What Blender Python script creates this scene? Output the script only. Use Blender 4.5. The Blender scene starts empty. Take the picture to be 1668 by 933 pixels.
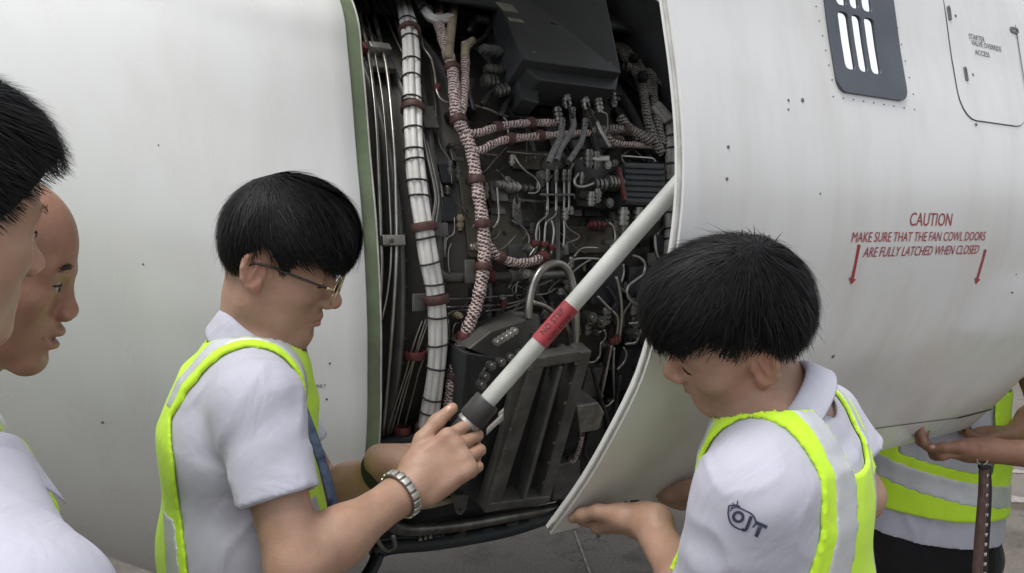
import bpy, bmesh, math, random
import numpy as np
from mathutils import Vector, Matrix
from mathutils.bvhtree import BVHTree

random.seed(7); RNG = np.random.default_rng(7)
SC = bpy.context.scene
COL = SC.collection
R = math.radians
# ------------------------------------------------------------------ camera
CAM_H = 1.78
F_PX = 1390.0; W_PX, H_PX = 1668.0, 933.0
PITCH, ROLL = 0.1335, 0.0205
_right0 = np.array([1., 0, 0]); _fwd = np.array([0, math.cos(PITCH), -math.sin(PITCH)]); _up0 = np.array([0, math.sin(PITCH), math.cos(PITCH)])
C_R = _right0*math.cos(ROLL) + _up0*math.sin(ROLL)
C_U = _up0*math.cos(ROLL) - _right0*math.sin(ROLL)
CAM = np.array([0., 0., CAM_H])
cd = bpy.data.cameras.new('camera'); cam = bpy.data.objects.new('camera', cd); COL.objects.link(cam)
cd.sensor_width = 36; cd.lens = 36*F_PX/W_PX; cd.clip_start = .02; cd.clip_end = 3000
cam.matrix_world = Matrix(((C_R[0], C_U[0], -_fwd[0], 0), (C_R[1], C_U[1], -_fwd[1], 0), (C_R[2], C_U[2], -_fwd[2], CAM_H), (0, 0, 0, 1)))
SC.camera = cam
# ------------------------------------------------------------------ sky, sun, exposure
SUN_EL, SUN_AZ = R(72), R(230)
w = bpy.data.worlds.new('World'); SC.world = w; w.use_nodes = True
nt = w.node_tree; bg = nt.nodes['Background']
sky = nt.nodes.new('ShaderNodeTexSky'); sky.sky_type = 'NISHITA'; sky.sun_disc = False
sky.sun_elevation = SUN_EL; sky.sun_rotation = SUN_AZ; sky.air_density = 1.0; sky.dust_density = 2.0; sky.ozone_density = 0.6
hsv = nt.nodes.new('ShaderNodeHueSaturation'); hsv.inputs['Saturation'].default_value = .22
nt.links.new(sky.outputs[0], hsv.inputs['Color']); nt.links.new(hsv.outputs[0], bg.inputs['Color'])
bg.inputs['Strength'].default_value = 0.12
sd = bpy.data.lights.new('sun', 'SUN'); so = bpy.data.objects.new('sun', sd); COL.objects.link(so)
sd.energy = 1.0; sd.angle = R(25); sd.color = (1, .97, .92)
_s = Vector((math.sin(SUN_AZ)*math.cos(SUN_EL), math.cos(SUN_AZ)*math.cos(SUN_EL), math.sin(SUN_EL)))
so.rotation_euler = (-_s).to_track_quat('-Z', 'Y').to_euler(); so.location = (0, 0, 8)
SC.view_settings.view_transform = 'Standard'; SC.view_settings.look = 'None'
SC.view_settings.gamma = 1.0; SC.view_settings.use_curve_mapping = False
SC.view_settings.exposure = 0.95
# ------------------------------------------------------------------ helpers
def unit(v): v = np.asarray(v, float); return v/np.linalg.norm(v)
def ray(px, py):
    a, b = px-W_PX/2, py-H_PX/2
    return _fwd + C_R*(a/F_PX) - C_U*(b/F_PX)
def P(px, py, d): return CAM + ray(px, py)*d
def proj(p):
    q = np.asarray(p)-CAM; d = q@_fwd
    return W_PX/2+F_PX*(q@C_R)/d, H_PX/2-F_PX*(q@C_U)/d, d
MATS = {}
def mat(name, col, rough=.5, metal=0., var=.0, scale=8., bump=0., bscale=60., spec=.5, col2=None, sss=0., coat=0., detail=4., stretch=None, coat_rough=.1, rvar=0.):
    if name in MATS: return MATS[name]
    m = bpy.data.materials.new(name); m.use_nodes = True; t = m.node_tree; b = t.nodes['Principled BSDF']
    b.inputs['Roughness'].default_value = rough; b.inputs['Metallic'].default_value = metal
    b.inputs['Specular IOR Level'].default_value = spec
    b.inputs['Base Color'].default_value = (*col, 1)
    if coat: b.inputs['Coat Weight'].default_value = coat; b.inputs['Coat Roughness'].default_value = coat_rough
    if sss:
        b.inputs['Subsurface Weight'].default_value = sss; b.inputs['Subsurface Radius'].default_value = (1, .35, .2); b.inputs['Subsurface Scale'].default_value = .006
    tc = t.nodes.new('ShaderNodeTexCoord'); vec = tc.outputs['Object']
    if stretch:
        mp = t.nodes.new('ShaderNodeMapping'); mp.inputs['Scale'].default_value = stretch; t.links.new(vec, mp.inputs['Vector']); vec = mp.outputs[0]
    if var or col2:
        n = t.nodes.new('ShaderNodeTexNoise'); n.inputs['Scale'].default_value = scale; n.inputs['Detail'].default_value = detail; n.inputs['Roughness'].default_value = .6
        t.links.new(vec, n.inputs['Vector'])
        r = t.nodes.new('ShaderNodeValToRGB'); r.color_ramp.elements[0].position = .34; r.color_ramp.elements[1].position = .68
        c2 = col2 if col2 else tuple(max(0, c*(1-var)) for c in col)
        c1 = col if col2 else tuple(min(1, c*(1+var)) for c in col)
        r.color_ramp.elements[0].color = (*c2, 1); r.color_ramp.elements[1].color = (*c1, 1)
        t.links.new(n.outputs['Fac'], r.inputs['Fac']); t.links.new(r.outputs[0], b.inputs['Base Color'])
        if rvar:
            mr = t.nodes.new('ShaderNodeMapRange'); mr.inputs['To Min'].default_value = rough-rvar; mr.inputs['To Max'].default_value = rough+rvar
            t.links.new(n.outputs['Fac'], mr.inputs['Value']); t.links.new(mr.outputs[0], b.inputs['Roughness'])
    if bump:
        n2 = t.nodes.new('ShaderNodeTexNoise'); n2.inputs['Scale'].default_value = bscale; n2.inputs['Detail'].default_value = 3
        t.links.new(vec, n2.inputs['Vector'])
        bp = t.nodes.new('ShaderNodeBump'); bp.inputs['Strength'].default_value = min(1, bump); bp.inputs['Distance'].default_value = .002
        t.links.new(n2.outputs['Fac'], bp.inputs['Height']); t.links.new(bp.outputs[0], b.inputs['Normal'])
    MATS[name] = m
    return m
def tag(o, label=None, cat=None, group=None, kind=None):
    if label: o['label'] = label
    if cat: o['category'] = cat
    if group: o['group'] = group
    if kind: o['kind'] = kind
    return o
def empty(name, loc=(0, 0, 0)):
    o = bpy.data.objects.new(name, None); COL.objects.link(o); o.location = loc; o.empty_display_size = .1; return o
def link(name, me, m=None, parent=None, smooth=True):
    o = bpy.data.objects.new(name, me); COL.objects.link(o)
    if m is not None and len(me.materials) == 0: me.materials.append(m)
    if smooth and len(me.polygons): me.polygons.foreach_set('use_smooth', np.ones(len(me.polygons), bool))
    if parent is not None:
        o.parent = parent; o.matrix_parent_inverse = Matrix.Translation(-_wloc(parent))
    return o
def _wloc(o):
    """world position of an object's origin (parents carry translations only)"""
    v = Vector(o.location)
    if o.parent is not None: v = v+o.matrix_parent_inverse.to_translation()+_wloc(o.parent)
    return v
def mesh_np(name, V, Fq, m=None, parent=None, smooth=True, link_it=True):
    """V (n,3); Fq an (m,4) or (m,3) int array, or a list of such arrays"""
    me = bpy.data.meshes.new(name); V = np.asarray(V, np.float32)
    Fs = Fq if isinstance(Fq, list) and np.ndim(Fq[0]) == 2 else [Fq]
    Fs = [np.asarray(f, np.int32) for f in Fs if len(f)]
    nl = sum(f.size for f in Fs); nf = sum(len(f) for f in Fs)
    me.vertices.add(len(V)); me.vertices.foreach_set('co', V.ravel())
    me.loops.add(nl); me.loops.foreach_set('vertex_index', np.concatenate([f.ravel() for f in Fs]))
    sizes = np.concatenate([np.full(len(f), f.shape[1], np.int32) for f in Fs])
    me.polygons.add(nf); me.polygons.foreach_set('loop_start', np.concatenate([[0], np.cumsum(sizes)[:-1]]).astype(np.int32))
    me.update(calc_edges=True); me.validate()
    return link(name, me, m, parent, smooth)
class MB:
    """collects simple pieces into one mesh"""
    def __init__(s): s.V = []; s.F4 = []; s.F3 = []; s.n = 0; s.sharp = False
    def add(s, V, F, uv=None):
        V = np.asarray(V, float); F = np.asarray(F, int)
        (s.F4 if F.shape[1] == 4 else s.F3).append(F+s.n); s.V.append(V); s.n += len(V); return s
    def box(s, c, sx, sy, sz, ax=None, bev=0.):
        X, Y, Z = (np.eye(3) if ax is None else np.asarray(ax, float)); c = np.asarray(c, float)
        if bev <= 0:
            v = [c+X*sx/2*i+Y*sy/2*j+Z*sz/2*k for i in (-1, 1) for j in (-1, 1) for k in (-1, 1)]
            return s.add(v, [(0, 1, 3, 2), (4, 6, 7, 5), (0, 4, 5, 1), (2, 3, 7, 6), (0, 2, 6, 4), (1, 5, 7, 3)])
        bm = bmesh.new(); bmesh.ops.create_cube(bm, size=1)
        for v in bm.verts: v.co = Vector((v.co.x*sx, v.co.y*sy, v.co.z*sz))
        bmesh.ops.bevel(bm, geom=bm.edges[:], offset=bev, segments=2, affect='EDGES', profile=.6)
        M = np.stack([X, Y, Z]); v = np.array([v.co[:] for v in bm.verts])@M+c; bm.verts.index_update()
        for k in (3, 4):
            f = [[q.index for q in fc.verts] for fc in bm.faces if len(fc.verts) == k]
            if f: (s.F4 if k == 4 else s.F3).append(np.array(f)+s.n)
        s.V.append(v); s.n += len(v); bm.free(); return s
    def tube(s, pts, r, n=10, cap=True, flat=1.0, nrm=None):
        V, F, c = tube_np(pts, r, n, cap, flat, nrm); s.add(V, F)
        if len(c): s.F3.append(c+s.n-len(V))
        return s
    def lathe(s, o, ax, prof, n=20):
        """prof: list of (along, radius)"""
        ax = unit(ax); u = unit(np.cross(ax, [.31, .2, .93])); v = np.cross(ax, u); o = np.asarray(o, float)
        an = np.arange(n)*2*math.pi/n
        ring = np.cos(an)[:, None]*u+np.sin(an)[:, None]*v
        V = np.concatenate([o+ax*t+ring*max(r, 1e-5) for t, r in prof]); k = len(prof)
        i = np.arange(n); j = (i+1) % n; F = []
        for q in range(k-1): F.append(np.stack([q*n+i, q*n+j, (q+1)*n+j, (q+1)*n+i], 1))
        s.sharp = True; return s.add(V, np.concatenate(F))
    def build(s, name, m=None, parent=None, smooth=True):
        V = np.concatenate(s.V); Fs = []
        if s.F4: Fs.append(np.concatenate(s.F4))
        if s.F3: Fs.append(np.concatenate(s.F3))
        o = mesh_np(name, V, Fs, m, parent, smooth)
        if s.sharp: o.data.set_sharp_from_angle(angle=R(34))
        return o
def catmull(pts, sub=6):
    p = np.asarray(pts, float)
    if len(p) < 3: 
        return np.concatenate([p[0]+(p[-1]-p[0])*t for t in np.linspace(0, 1, sub+1)[:, None, None]]) if sub > 1 else p
    p = np.concatenate([[2*p[0]-p[1]], p, [2*p[-1]-p[-2]]]); out = []
    for i in range(1, len(p)-2):
        a, b, c, d = p[i-1:i+3]
        for t in np.arange(sub)/sub:
            out.append(.5*((2*b)+(-a+c)*t+(2*a-5*b+4*c-d)*t*t+(-a+3*b-3*c+d)*t**3))
    out.append(p[-2]); return np.array(out)
def frames(p, nrm=None):
    T = np.gradient(p, axis=0); T /= np.maximum(np.linalg.norm(T, axis=1), 1e-9)[:, None]
    n0 = np.asarray(nrm, float) if nrm is not None else (np.array([0, 0, 1.]) if abs(T[0][2]) < .8 else np.array([1., 0, 0]))
    N = []; n = n0
    for t in T:
        if nrm is not None: n = np.asarray(nrm, float)
        n = n-t*(n@t); n = n/max(np.linalg.norm(n), 1e-9); N.append(n)
    N = np.array(N); return T, N, np.cross(T, N)
def tube_np(pts, r, n=10, cap=True, flat=1., nrm=None):
    p = np.asarray(pts, float); T, N, B = frames(p, nrm); m = len(p)
    r = np.broadcast_to(np.asarray(r, float), (m,))
    an = np.arange(n)*2*math.pi/n
    V = (p[:, None]+r[:, None, None]*(np.cos(an)[None, :, None]*N[:, None]*flat+np.sin(an)[None, :, None]*B[:, None])).reshape(-1, 3)
    i = np.arange(n); j = (i+1) % n
    F = np.concatenate([np.stack([q*n+i, q*n+j, (q+1)*n+j, (q+1)*n+i], 1) for q in range(m-1)])
    c = np.zeros((0, 3), int)
    if cap:
        V = np.concatenate([V, p[:1], p[-1:]]); a, b = m*n, m*n+1
        c = np.concatenate([np.stack([j, i, np.full(n, a)], 1), np.stack([(m-1)*n+i, (m-1)*n+j, np.full(n, b)], 1)])
    return V, F, c
def tube(name, pts, r, m, parent, n=10, cap=True, flat=1., nrm=None):
    return MB().tube(pts, r, n, cap, flat, nrm).build(name, m, parent)
# ------------------------------------------------------------------ signed-distance modelling (bodies, clothes)
def sm(a, b, k):
    if k <= 0: return np.minimum(a, b)
    h = np.maximum(k-np.abs(a-b), 0)/k; return np.minimum(a, b)-h*h*k*.25
class Pr:
    __slots__ = ('f', 'c', 'r', 'k', 'op')
    def __init__(s, f, c, r, k=.01, op='u'): s.f = f; s.c = np.asarray(c, float); s.r = r; s.k = k; s.op = op
def ell(c, r, k=.01, ax=None, op='u'):
    c = np.asarray(c, np.float32); r = np.asarray(r, np.float32); A = None if ax is None else np.asarray(ax, np.float32)
    def f(p):
        q = p-c
        if A is not None: q = q@A.T
        k0 = np.sqrt((q/r)@np.ones(3, np.float32)*0+((q/r)**2).sum(-1)); k1 = np.sqrt(((q/(r*r))**2).sum(-1))
        return k0*(k0-1)/np.maximum(k1, 1e-6)
    return Pr(f, c, float(max(r)), k, op)
def cap(a, b, ra, rb, k=.01, op='u'):
    a = np.asarray(a, np.float32); b = np.asarray(b, np.float32); d = b-a; L = float(d@d) or 1e-9
    def f(p):
        q = p-a; t = np.clip((q@d)/L, 0, 1); q = q-t[:, None]*d
        return np.sqrt((q*q).sum(-1))-(ra+(rb-ra)*t)
    return Pr(f, (a+b)/2, math.sqrt(L)/2+max(ra, rb), k, op)
def ecap(a, b, lat, rl, rd, rl2=None, rd2=None, k=.03, op='u', pw=2.0):
    """capsule with an elliptical section; lat = direction of the wide radius"""
    a = np.asarray(a, np.float32); b = np.asarray(b, np.float32); d = b-a; L = float(d@d); t0 = unit(d)
    l = unit(np.asarray(lat)-t0*(np.asarray(lat)@t0)).astype(np.float32); w = np.cross(t0, l).astype(np.float32); t0 = t0.astype(np.float32)
    rl2 = rl if rl2 is None else rl2; rd2 = rd if rd2 is None else rd2
    def f(p):
        q = p-a; t = np.clip((q@d)/L, 0, 1); q = q-t[:, None]*d
        A = rl+(rl2-rl)*t; B = rd+(rd2-rd)*t; u = (q@l)/A; v = (q@w)/B; z = (q@t0)/np.minimum(A, B)
        if pw == 2.0: n = np.sqrt(u*u+v*v+z*z)
        else: n = (np.abs(u)**pw+np.abs(v)**pw+np.abs(z)**pw)**(1/pw)
        g = np.sqrt((u/A)**2+(v/B)**2+(z/np.minimum(A, B))**2)
        return np.where(n > 1e-3, n*(n-1)/np.maximum(g, 1e-6), -np.minimum(A, B))
    return Pr(f, (a+b)/2, math.sqrt(L)/2+max(rl, rl2, rd, rd2), k, op)
def rbox(c, half, r, ax=None, k=.01, op='u'):
    c = np.asarray(c, np.float32); h = np.asarray(half, np.float32)-r; A = None if ax is None else np.asarray(ax, np.float32)
    def f(p):
        q = p-c
        if A is not None: q = q@A.T
        q = np.abs(q)-h
        return np.sqrt((np.maximum(q, 0)**2).sum(-1))+np.minimum(q.max(-1), 0)-r
    return Pr(f, c, float(np.linalg.norm(half)), k, op)
def xf(prs, M, t, s=1.):
    """move primitives from a local frame (rows of M = local axes in world) to world"""
    M = np.asarray(M, np.float32); t = np.asarray(t, np.float32); out = []
    for q in prs:
        out.append(Pr((lambda p, f=q.f: f(((p-t)@M.T)/s)*s), t+(q.c@M)*s, q.r*s, q.k*s, q.op))
    return out
def evalp(prs, p, big=1.0):
    d = np.full(len(p), big, np.float32)
    for q in prs:
        e = q.f(p)
        if q.op == 'u': d = sm(d, e, q.k)
        elif q.op == 's': d = -sm(-d, e, q.k)
        elif q.op == 'i': d = -sm(-d, -e, q.k)
        else: d = d+e
    return d
def sdf_mesh(prs, h, lo=None, hi=None, post=None):
    """sparse surface nets; post(p, d) -> d edits the field (cuts, folds)"""
    if lo is None:
        us = [q for q in prs if q.op == 'u']
        lo = np.min([q.c-q.r for q in us], 0)-.02; hi = np.max([q.c+q.r for q in us], 0)+.02
    lo = np.asarray(lo, float); hi = np.asarray(hi, float); B = 8
    nb = np.ceil((hi-lo)/(h*B)).astype(int); N = nb*B
    bc = np.stack(np.meshgrid(*[(np.arange(n)+.5)*B*h for n in nb], indexing='ij'), -1).reshape(-1, 3)+lo
    bc = bc.astype(np.float32)
    d = evalp(prs, bc)
    if post is not None: d = post(bc, d)
    dense = np.repeat(np.repeat(np.repeat(np.sign(d).reshape(nb), B, 0), B, 1), B, 2).astype(np.float32)
    act = np.where(np.abs(d) < B*h*1.25)[0]
    loc = np.stack(np.meshgrid(*[np.arange(B)]*3, indexing='ij'), -1).reshape(-1, 3)
    rad = B*h*.87
    for s in range(0, len(act), 3000):
        ids = act[s:s+3000]; b0 = np.stack(np.unravel_index(ids, nb), 1)*B
        idx = (b0[:, None]+loc[None])                      # nblk, 512, 3
        pts = ((idx+.5)*h+lo).astype(np.float32)
        D = np.full(idx.shape[:2], .2, np.float32); cen = bc[ids]
        for q in prs:
            m = np.linalg.norm(cen-q.c, axis=1) < q.r+rad+q.k+.03 if q.op in 'us' else np.ones(len(ids), bool)
            if not m.any(): continue
            pp = pts[m].reshape(-1, 3); e = q.f(pp).reshape(-1, B**3).astype(np.float32); o = D[m]
            if q.op == 'u': o = sm(o, e, q.k)
            elif q.op == 's': o = -sm(-o, e, q.k)
            elif q.op == 'i': o = -sm(-o, -e, q.k)
            else: o = o+e
            D[m] = o
        if post is not None: D = post(pts.reshape(-1, 3), D.reshape(-1)).reshape(D.shape)
        dense[idx[..., 0], idx[..., 1], idx[..., 2]] = D
    return surface_nets(dense, lo+.5*h, h)
def surface_nets(D, o, h):
    D[D == 0] = 1e-6
    S = D < 0; n = D.shape
    corners = [(i, j, k) for i in (0, 1) for j in (0, 1) for k in (0, 1)]
    sh = tuple(x-1 for x in n)
    cnt = np.zeros(sh, np.int8)
    for c in corners: cnt += S[c[0]:c[0]+sh[0], c[1]:c[1]+sh[1], c[2]:c[2]+sh[2]]
    cells = np.argwhere((cnt > 0) & (cnt < 8))
    idm = np.full(sh, -1, np.int32); idm[tuple(cells.T)] = np.arange(len(cells))
    acc = np.zeros((len(cells), 3), np.float32); num = np.zeros(len(cells), np.float32)
    val = {c: D[cells[:, 0]+c[0], cells[:, 1]+c[1], cells[:, 2]+c[2]] for c in corners}
    for a in corners:
        for ax in range(3):
            if a[ax]: continue
            b = list(a); b[ax] = 1; b = tuple(b)
            va, vb = val[a], val[b]; m = (va < 0) != (vb < 0)
            t = np.where(m, va/np.where(m, va-vb, 1), 0)
            p = np.array(a, np.float32)[None]+np.zeros((len(cells), 3), np.float32); p[:, ax] = t
            acc += p*m[:, None]; num += m
    V = (cells+acc/np.maximum(num, 1)[:, None])*h+o
    Q = []
    for ax in range(3):
        u, v = (ax+1) % 3, (ax+2) % 3
        sl0 = [slice(0, sh[i]) for i in range(3)]; sl1 = list(sl0); sl1[ax] = slice(1, sh[ax]+1)
        A, Bm = S[tuple(sl0)], S[tuple(sl1)]; df = A != Bm
        df[tuple(slice(0, 1) if i == u else slice(None) for i in range(3))] = False
        df[tuple(slice(0, 1) if i == v else slice(None) for i in range(3))] = False
        e = np.argwhere(df)
        if not len(e): continue
        flip = A[tuple(e.T)]
        def at(du, dv):
            c = e.copy(); c[:, u] -= du; c[:, v] -= dv; return idm[tuple(c.T)]
        q = np.stack([at(1, 1), at(0, 1), at(0, 0), at(1, 0)], 1)
        q[~flip] = q[~flip][:, ::-1]; q = q[(q >= 0).all(1)]; Q.append(q)
    return V, np.concatenate(Q)
def relax(V, F, it=2, lam=.5):
    """a little Laplacian smoothing, removes the sampling steps along cut edges"""
    e = np.concatenate([F[:, [0, 1]], F[:, [1, 2]], F[:, [2, 3]], F[:, [3, 0]]]); V = V.astype(float); n = len(V)
    cnt = np.bincount(e[:, 0], minlength=n)+np.bincount(e[:, 1], minlength=n)
    for _ in range(it):
        for s in (lam, -lam*.92):
            a = np.stack([np.bincount(e[:, 0], V[e[:, 1], k], n)+np.bincount(e[:, 1], V[e[:, 0], k], n) for k in range(3)], 1)
            V = V+s*(a/np.maximum(cnt, 1)[:, None]-V)
    return V
def vnoise(p, f, seed=0, oct=3):
    r = np.random.default_rng(seed); out = np.zeros(len(p), np.float32); amp = 1.
    for o in range(oct):
        for _ in range(4):
            k = r.normal(size=3); k /= np.linalg.norm(k); out += amp*.3*np.sin(p@(k*f*2*math.pi).astype(np.float32)+r.random()*6.28)
        f *= 1.9; amp *= .5
    return out
# ------------------------------------------------------------------ ground
def ground_mat():
    m = bpy.data.materials.new('apron_concrete'); m.use_nodes = True; t = m.node_tree; b = t.nodes['Principled BSDF']; b.inputs['Roughness'].default_value = .9
    tc = t.nodes.new('ShaderNodeTexCoord')
    def noise(sc, det=5, rgh=.6):
        n = t.nodes.new('ShaderNodeTexNoise'); n.inputs['Scale'].default_value = sc; n.inputs['Detail'].default_value = det; n.inputs['Roughness'].default_value = rgh
        t.links.new(tc.outputs['Object'], n.inputs['Vector']); return n
    def ramp(src, p0, c0, p1, c1):
        r = t.nodes.new('ShaderNodeValToRGB'); r.color_ramp.elements[0].position = p0; r.color_ramp.elements[1].position = p1
        r.color_ramp.elements[0].color = (*c0, 1); r.color_ramp.elements[1].color = (*c1, 1); t.links.new(src, r.inputs['Fac']); return r
    def mix(a, bb, kind='MULTIPLY', f=1.):
        x = t.nodes.new('ShaderNodeMix'); x.data_type = 'RGBA'; x.blend_type = kind; x.inputs['Factor'].default_value = f
        t.links.new(a, x.inputs['A']); t.links.new(bb, x.inputs['B']); return x.outputs['Result']
    big = ramp(noise(.9, 6).outputs['Fac'], .3, (.135, .115, .096), .72, (.20, .18, .158))
    grit = ramp(noise(70, 6, .75).outputs['Fac'], .3, (.55, .55, .55), .7, (1.2, 1.2, 1.2))
    oil = ramp(noise(2.6, 4).outputs['Fac'], .34, (.55, .52, .5), .5, (1, 1, 1))
    v = t.nodes.new('ShaderNodeTexVoronoi'); v.feature = 'DISTANCE_TO_EDGE'; v.inputs['Scale'].default_value = .8
    wv = t.nodes.new('ShaderNodeVectorMath'); wv.operation = 'ADD'; n3 = noise(3, 4)
    t.links.new(tc.outputs['Object'], wv.inputs[0]); t.links.new(n3.outputs['Color'], wv.inputs[1]); t.links.new(wv.outputs[0], v.inputs['Vector'])
    crk = ramp(v.outputs['Distance'], 0., (.35, .33, .3), .012, (1, 1, 1))
    c = mix(mix(mix(big.outputs[0], grit.outputs[0]), oil.outputs[0]), crk.outputs[0], f=.6)
    t.links.new(c, b.inputs['Base Color'])
    bp = t.nodes.new('ShaderNodeBump'); bp.inputs['Strength'].default_value = .5; bp.inputs['Distance'].default_value = .004
    t.links.new(noise(120, 4).outputs['Fac'], bp.inputs['Height']); t.links.new(bp.outputs[0], b.inputs['Normal'])
    return m
g = mesh_np('ground', [(-900, -900, 0), (900, -900, 0), (900, 900, 0), (-900, 900, 0)], [(0, 1, 2, 3)], ground_mat(), None, False)
tag(g, kind='structure')
M_line = mat('worn_paint', (.36, .34, .31), .8, var=.0, col2=(.14, .125, .11), scale=40)
def gpt(px, py):
    r = ray(px, py); return CAM+r*(-CAM_H/r[2])
def gline(a, b, wd, z=.004):
    A, B = gpt(*a), gpt(*b); d = unit(B-A); n = np.array([-d[1], d[0], 0])*wd/2; N = 24; V = []
    for i in range(N+1):
        p = A+(B-A)*i/N; j = 1+.25*math.sin(i*2.1)+.15*math.sin(i*5.3); V += [p+n*j, p-n*j]
    V = np.array(V); V[:, 2] = z
    mesh_np('painted_line', V, [(2*i, 2*i+1, 2*i+3, 2*i+2) for i in range(N)], M_line, g, False)
gline((1570, 762), (2100, 800), .06); gline((1560, 806), (2100, 850), .09); gline((936, 866), (985, 1000), .010)
# ------------------------------------------------------------------ engine frame
TH, TILT = .605, -.0213
A_ = np.array([math.cos(TH)*math.cos(TILT), math.sin(TH)*math.cos(TILT), math.sin(TILT)])
N_ = np.array([math.sin(TH), -math.cos(TH), 0.]); U_ = np.cross(N_, A_); U_ = U_ if U_[2] > 0 else -U_
C_ = np.array([-.878, 2.751, -.314+CAM_H])
def eng(t, u, n): return C_+A_*t+U_*u+N_*n
M_white = None
def paint_mat(name, col, dirt, rough=.28):
    m = bpy.data.materials.new(name); m.use_nodes = True; t = m.node_tree; b = t.nodes['Principled BSDF']
    b.inputs['Coat Weight'].default_value = .35; b.inputs['Coat Roughness'].default_value = .12; b.inputs['Roughness'].default_value = rough
    tc = t.nodes.new('ShaderNodeTexCoord'); mp = t.nodes.new('ShaderNodeMapping'); mp.inputs['Scale'].default_value = (7, 7, 1.1)
    t.links.new(tc.outputs['Object'], mp.inputs['Vector'])
    n = t.nodes.new('ShaderNodeTexNoise'); n.inputs['Scale'].default_value = 1.6; n.inputs['Detail'].default_value = 7; n.inputs['Roughness'].default_value = .62
    t.links.new(mp.outputs[0], n.inputs['Vector'])
    r = t.nodes.new('ShaderNodeValToRGB'); e = r.color_ramp.elements; e[0].position = .22; e[1].position = .56
    e[0].color = (*dirt, 1); e[1].color = (*col, 1); t.links.new(n.outputs['Fac'], r.inputs['Fac'])
    n2 = t.nodes.new('ShaderNodeTexNoise'); n2.inputs['Scale'].default_value = 2.2; n2.inputs['Detail'].default_value = 3
    t.links.new(tc.outputs['Object'], n2.inputs['Vector'])
    r2 = t.nodes.new('ShaderNodeValToRGB'); e = r2.color_ramp.elements; e[0].position = .3; e[1].position = .7; e[0].color = (.93, .92, .89, 1); e[1].color = (1, 1, 1, 1)
    t.links.new(n2.outputs['Fac'], r2.inputs['Fac'])
    mx = t.nodes.new('ShaderNodeMix'); mx.data_type = 'RGBA'; mx.blend_type = 'MULTIPLY'; mx.inputs['Factor'].default_value = 1
    t.links.new(r.outputs[0], mx.inputs['A']); t.links.new(r2.outputs[0], mx.inputs['B']); t.links.new(mx.outputs['Result'], b.inputs['Base Color'])
    mr = t.nodes.new('ShaderNodeMapRange'); mr.inputs['To Min'].default_value = rough+.12; mr.inputs['To Max'].default_value = rough-.08
    t.links.new(n.outputs['Fac'], mr.inputs['Value']); t.links.new(mr.outputs[0], b.inputs['Roughness'])
    return m
M_white = paint_mat('white_cowl_paint', (.80, .81, .805), (.755, .75, .735), .24)
M_door = paint_mat('white_door_paint', (.76, .765, .77), (.655, .645, .625), .30)
M_inner = mat('door_liner', (.48, .47, .42), .6, var=.12, scale=6)
M_green = mat('green_primer', (.20, .25, .15), .5, col2=(.11, .135, .085), scale=9, bump=.2, bscale=40, detail=6)
M_edge = mat('bare_edge', (.46, .46, .42), .5, .0, var=.2, scale=30)
M_dark = mat('dark_cavity', (.022, .024, .027), .6, var=.3, scale=10)
M_case = mat('fan_case_metal', (.085, .078, .064), .5, .5, col2=(.03, .029, .027), scale=4, bump=.15, bscale=30, rvar=.1, detail=6)
M_steel = mat('tube_steel', (.38, .365, .335), .3, .9, var=.25, scale=18, rvar=.08)
M_dsteel = mat('dark_steel', (.17, .165, .155), .38, .8, var=.35, scale=14)
M_brack = mat('bracket_grey', (.14, .14, .135), .5, .4, var=.25, scale=14)
M_black = mat('black_rubber', (.014, .014, .015), .5, var=.3, scale=20)
M_casep = mat('olive_case_panel', (.15, .135, .10), .45, .5, col2=(.07, .064, .05), scale=6, detail=6, rvar=.1)
M_clamp = mat('clamp_cushion', (.085, .038, .03), .6, var=.35, scale=40)
M_red = mat('red_clamp', (.11, .024, .022), .55, var=.3, scale=40)
M_strand = mat('white_sleeving', (.76, .75, .72), .42, var=.0, col2=(.60, .58, .55), scale=12, bump=.08, bscale=120, detail=4)
M_tie = mat('tie_cord', (.02, .02, .022), .6)
M_ecu = mat('control_box_grey', (.045, .048, .050), .45, .2, var=.2, scale=5, bump=.1, bscale=200)
M_plate = mat('label_plate', (.20, .20, .15), .5, .2, var=.2, scale=40)
M_alu = mat('worn_aluminium', (.45, .44, .41), .42, .7, col2=(.24, .23, .21), scale=22, detail=5)
M_beige = mat('beige_hose', (.32, .27, .19), .6, var=.3, scale=25)
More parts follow.
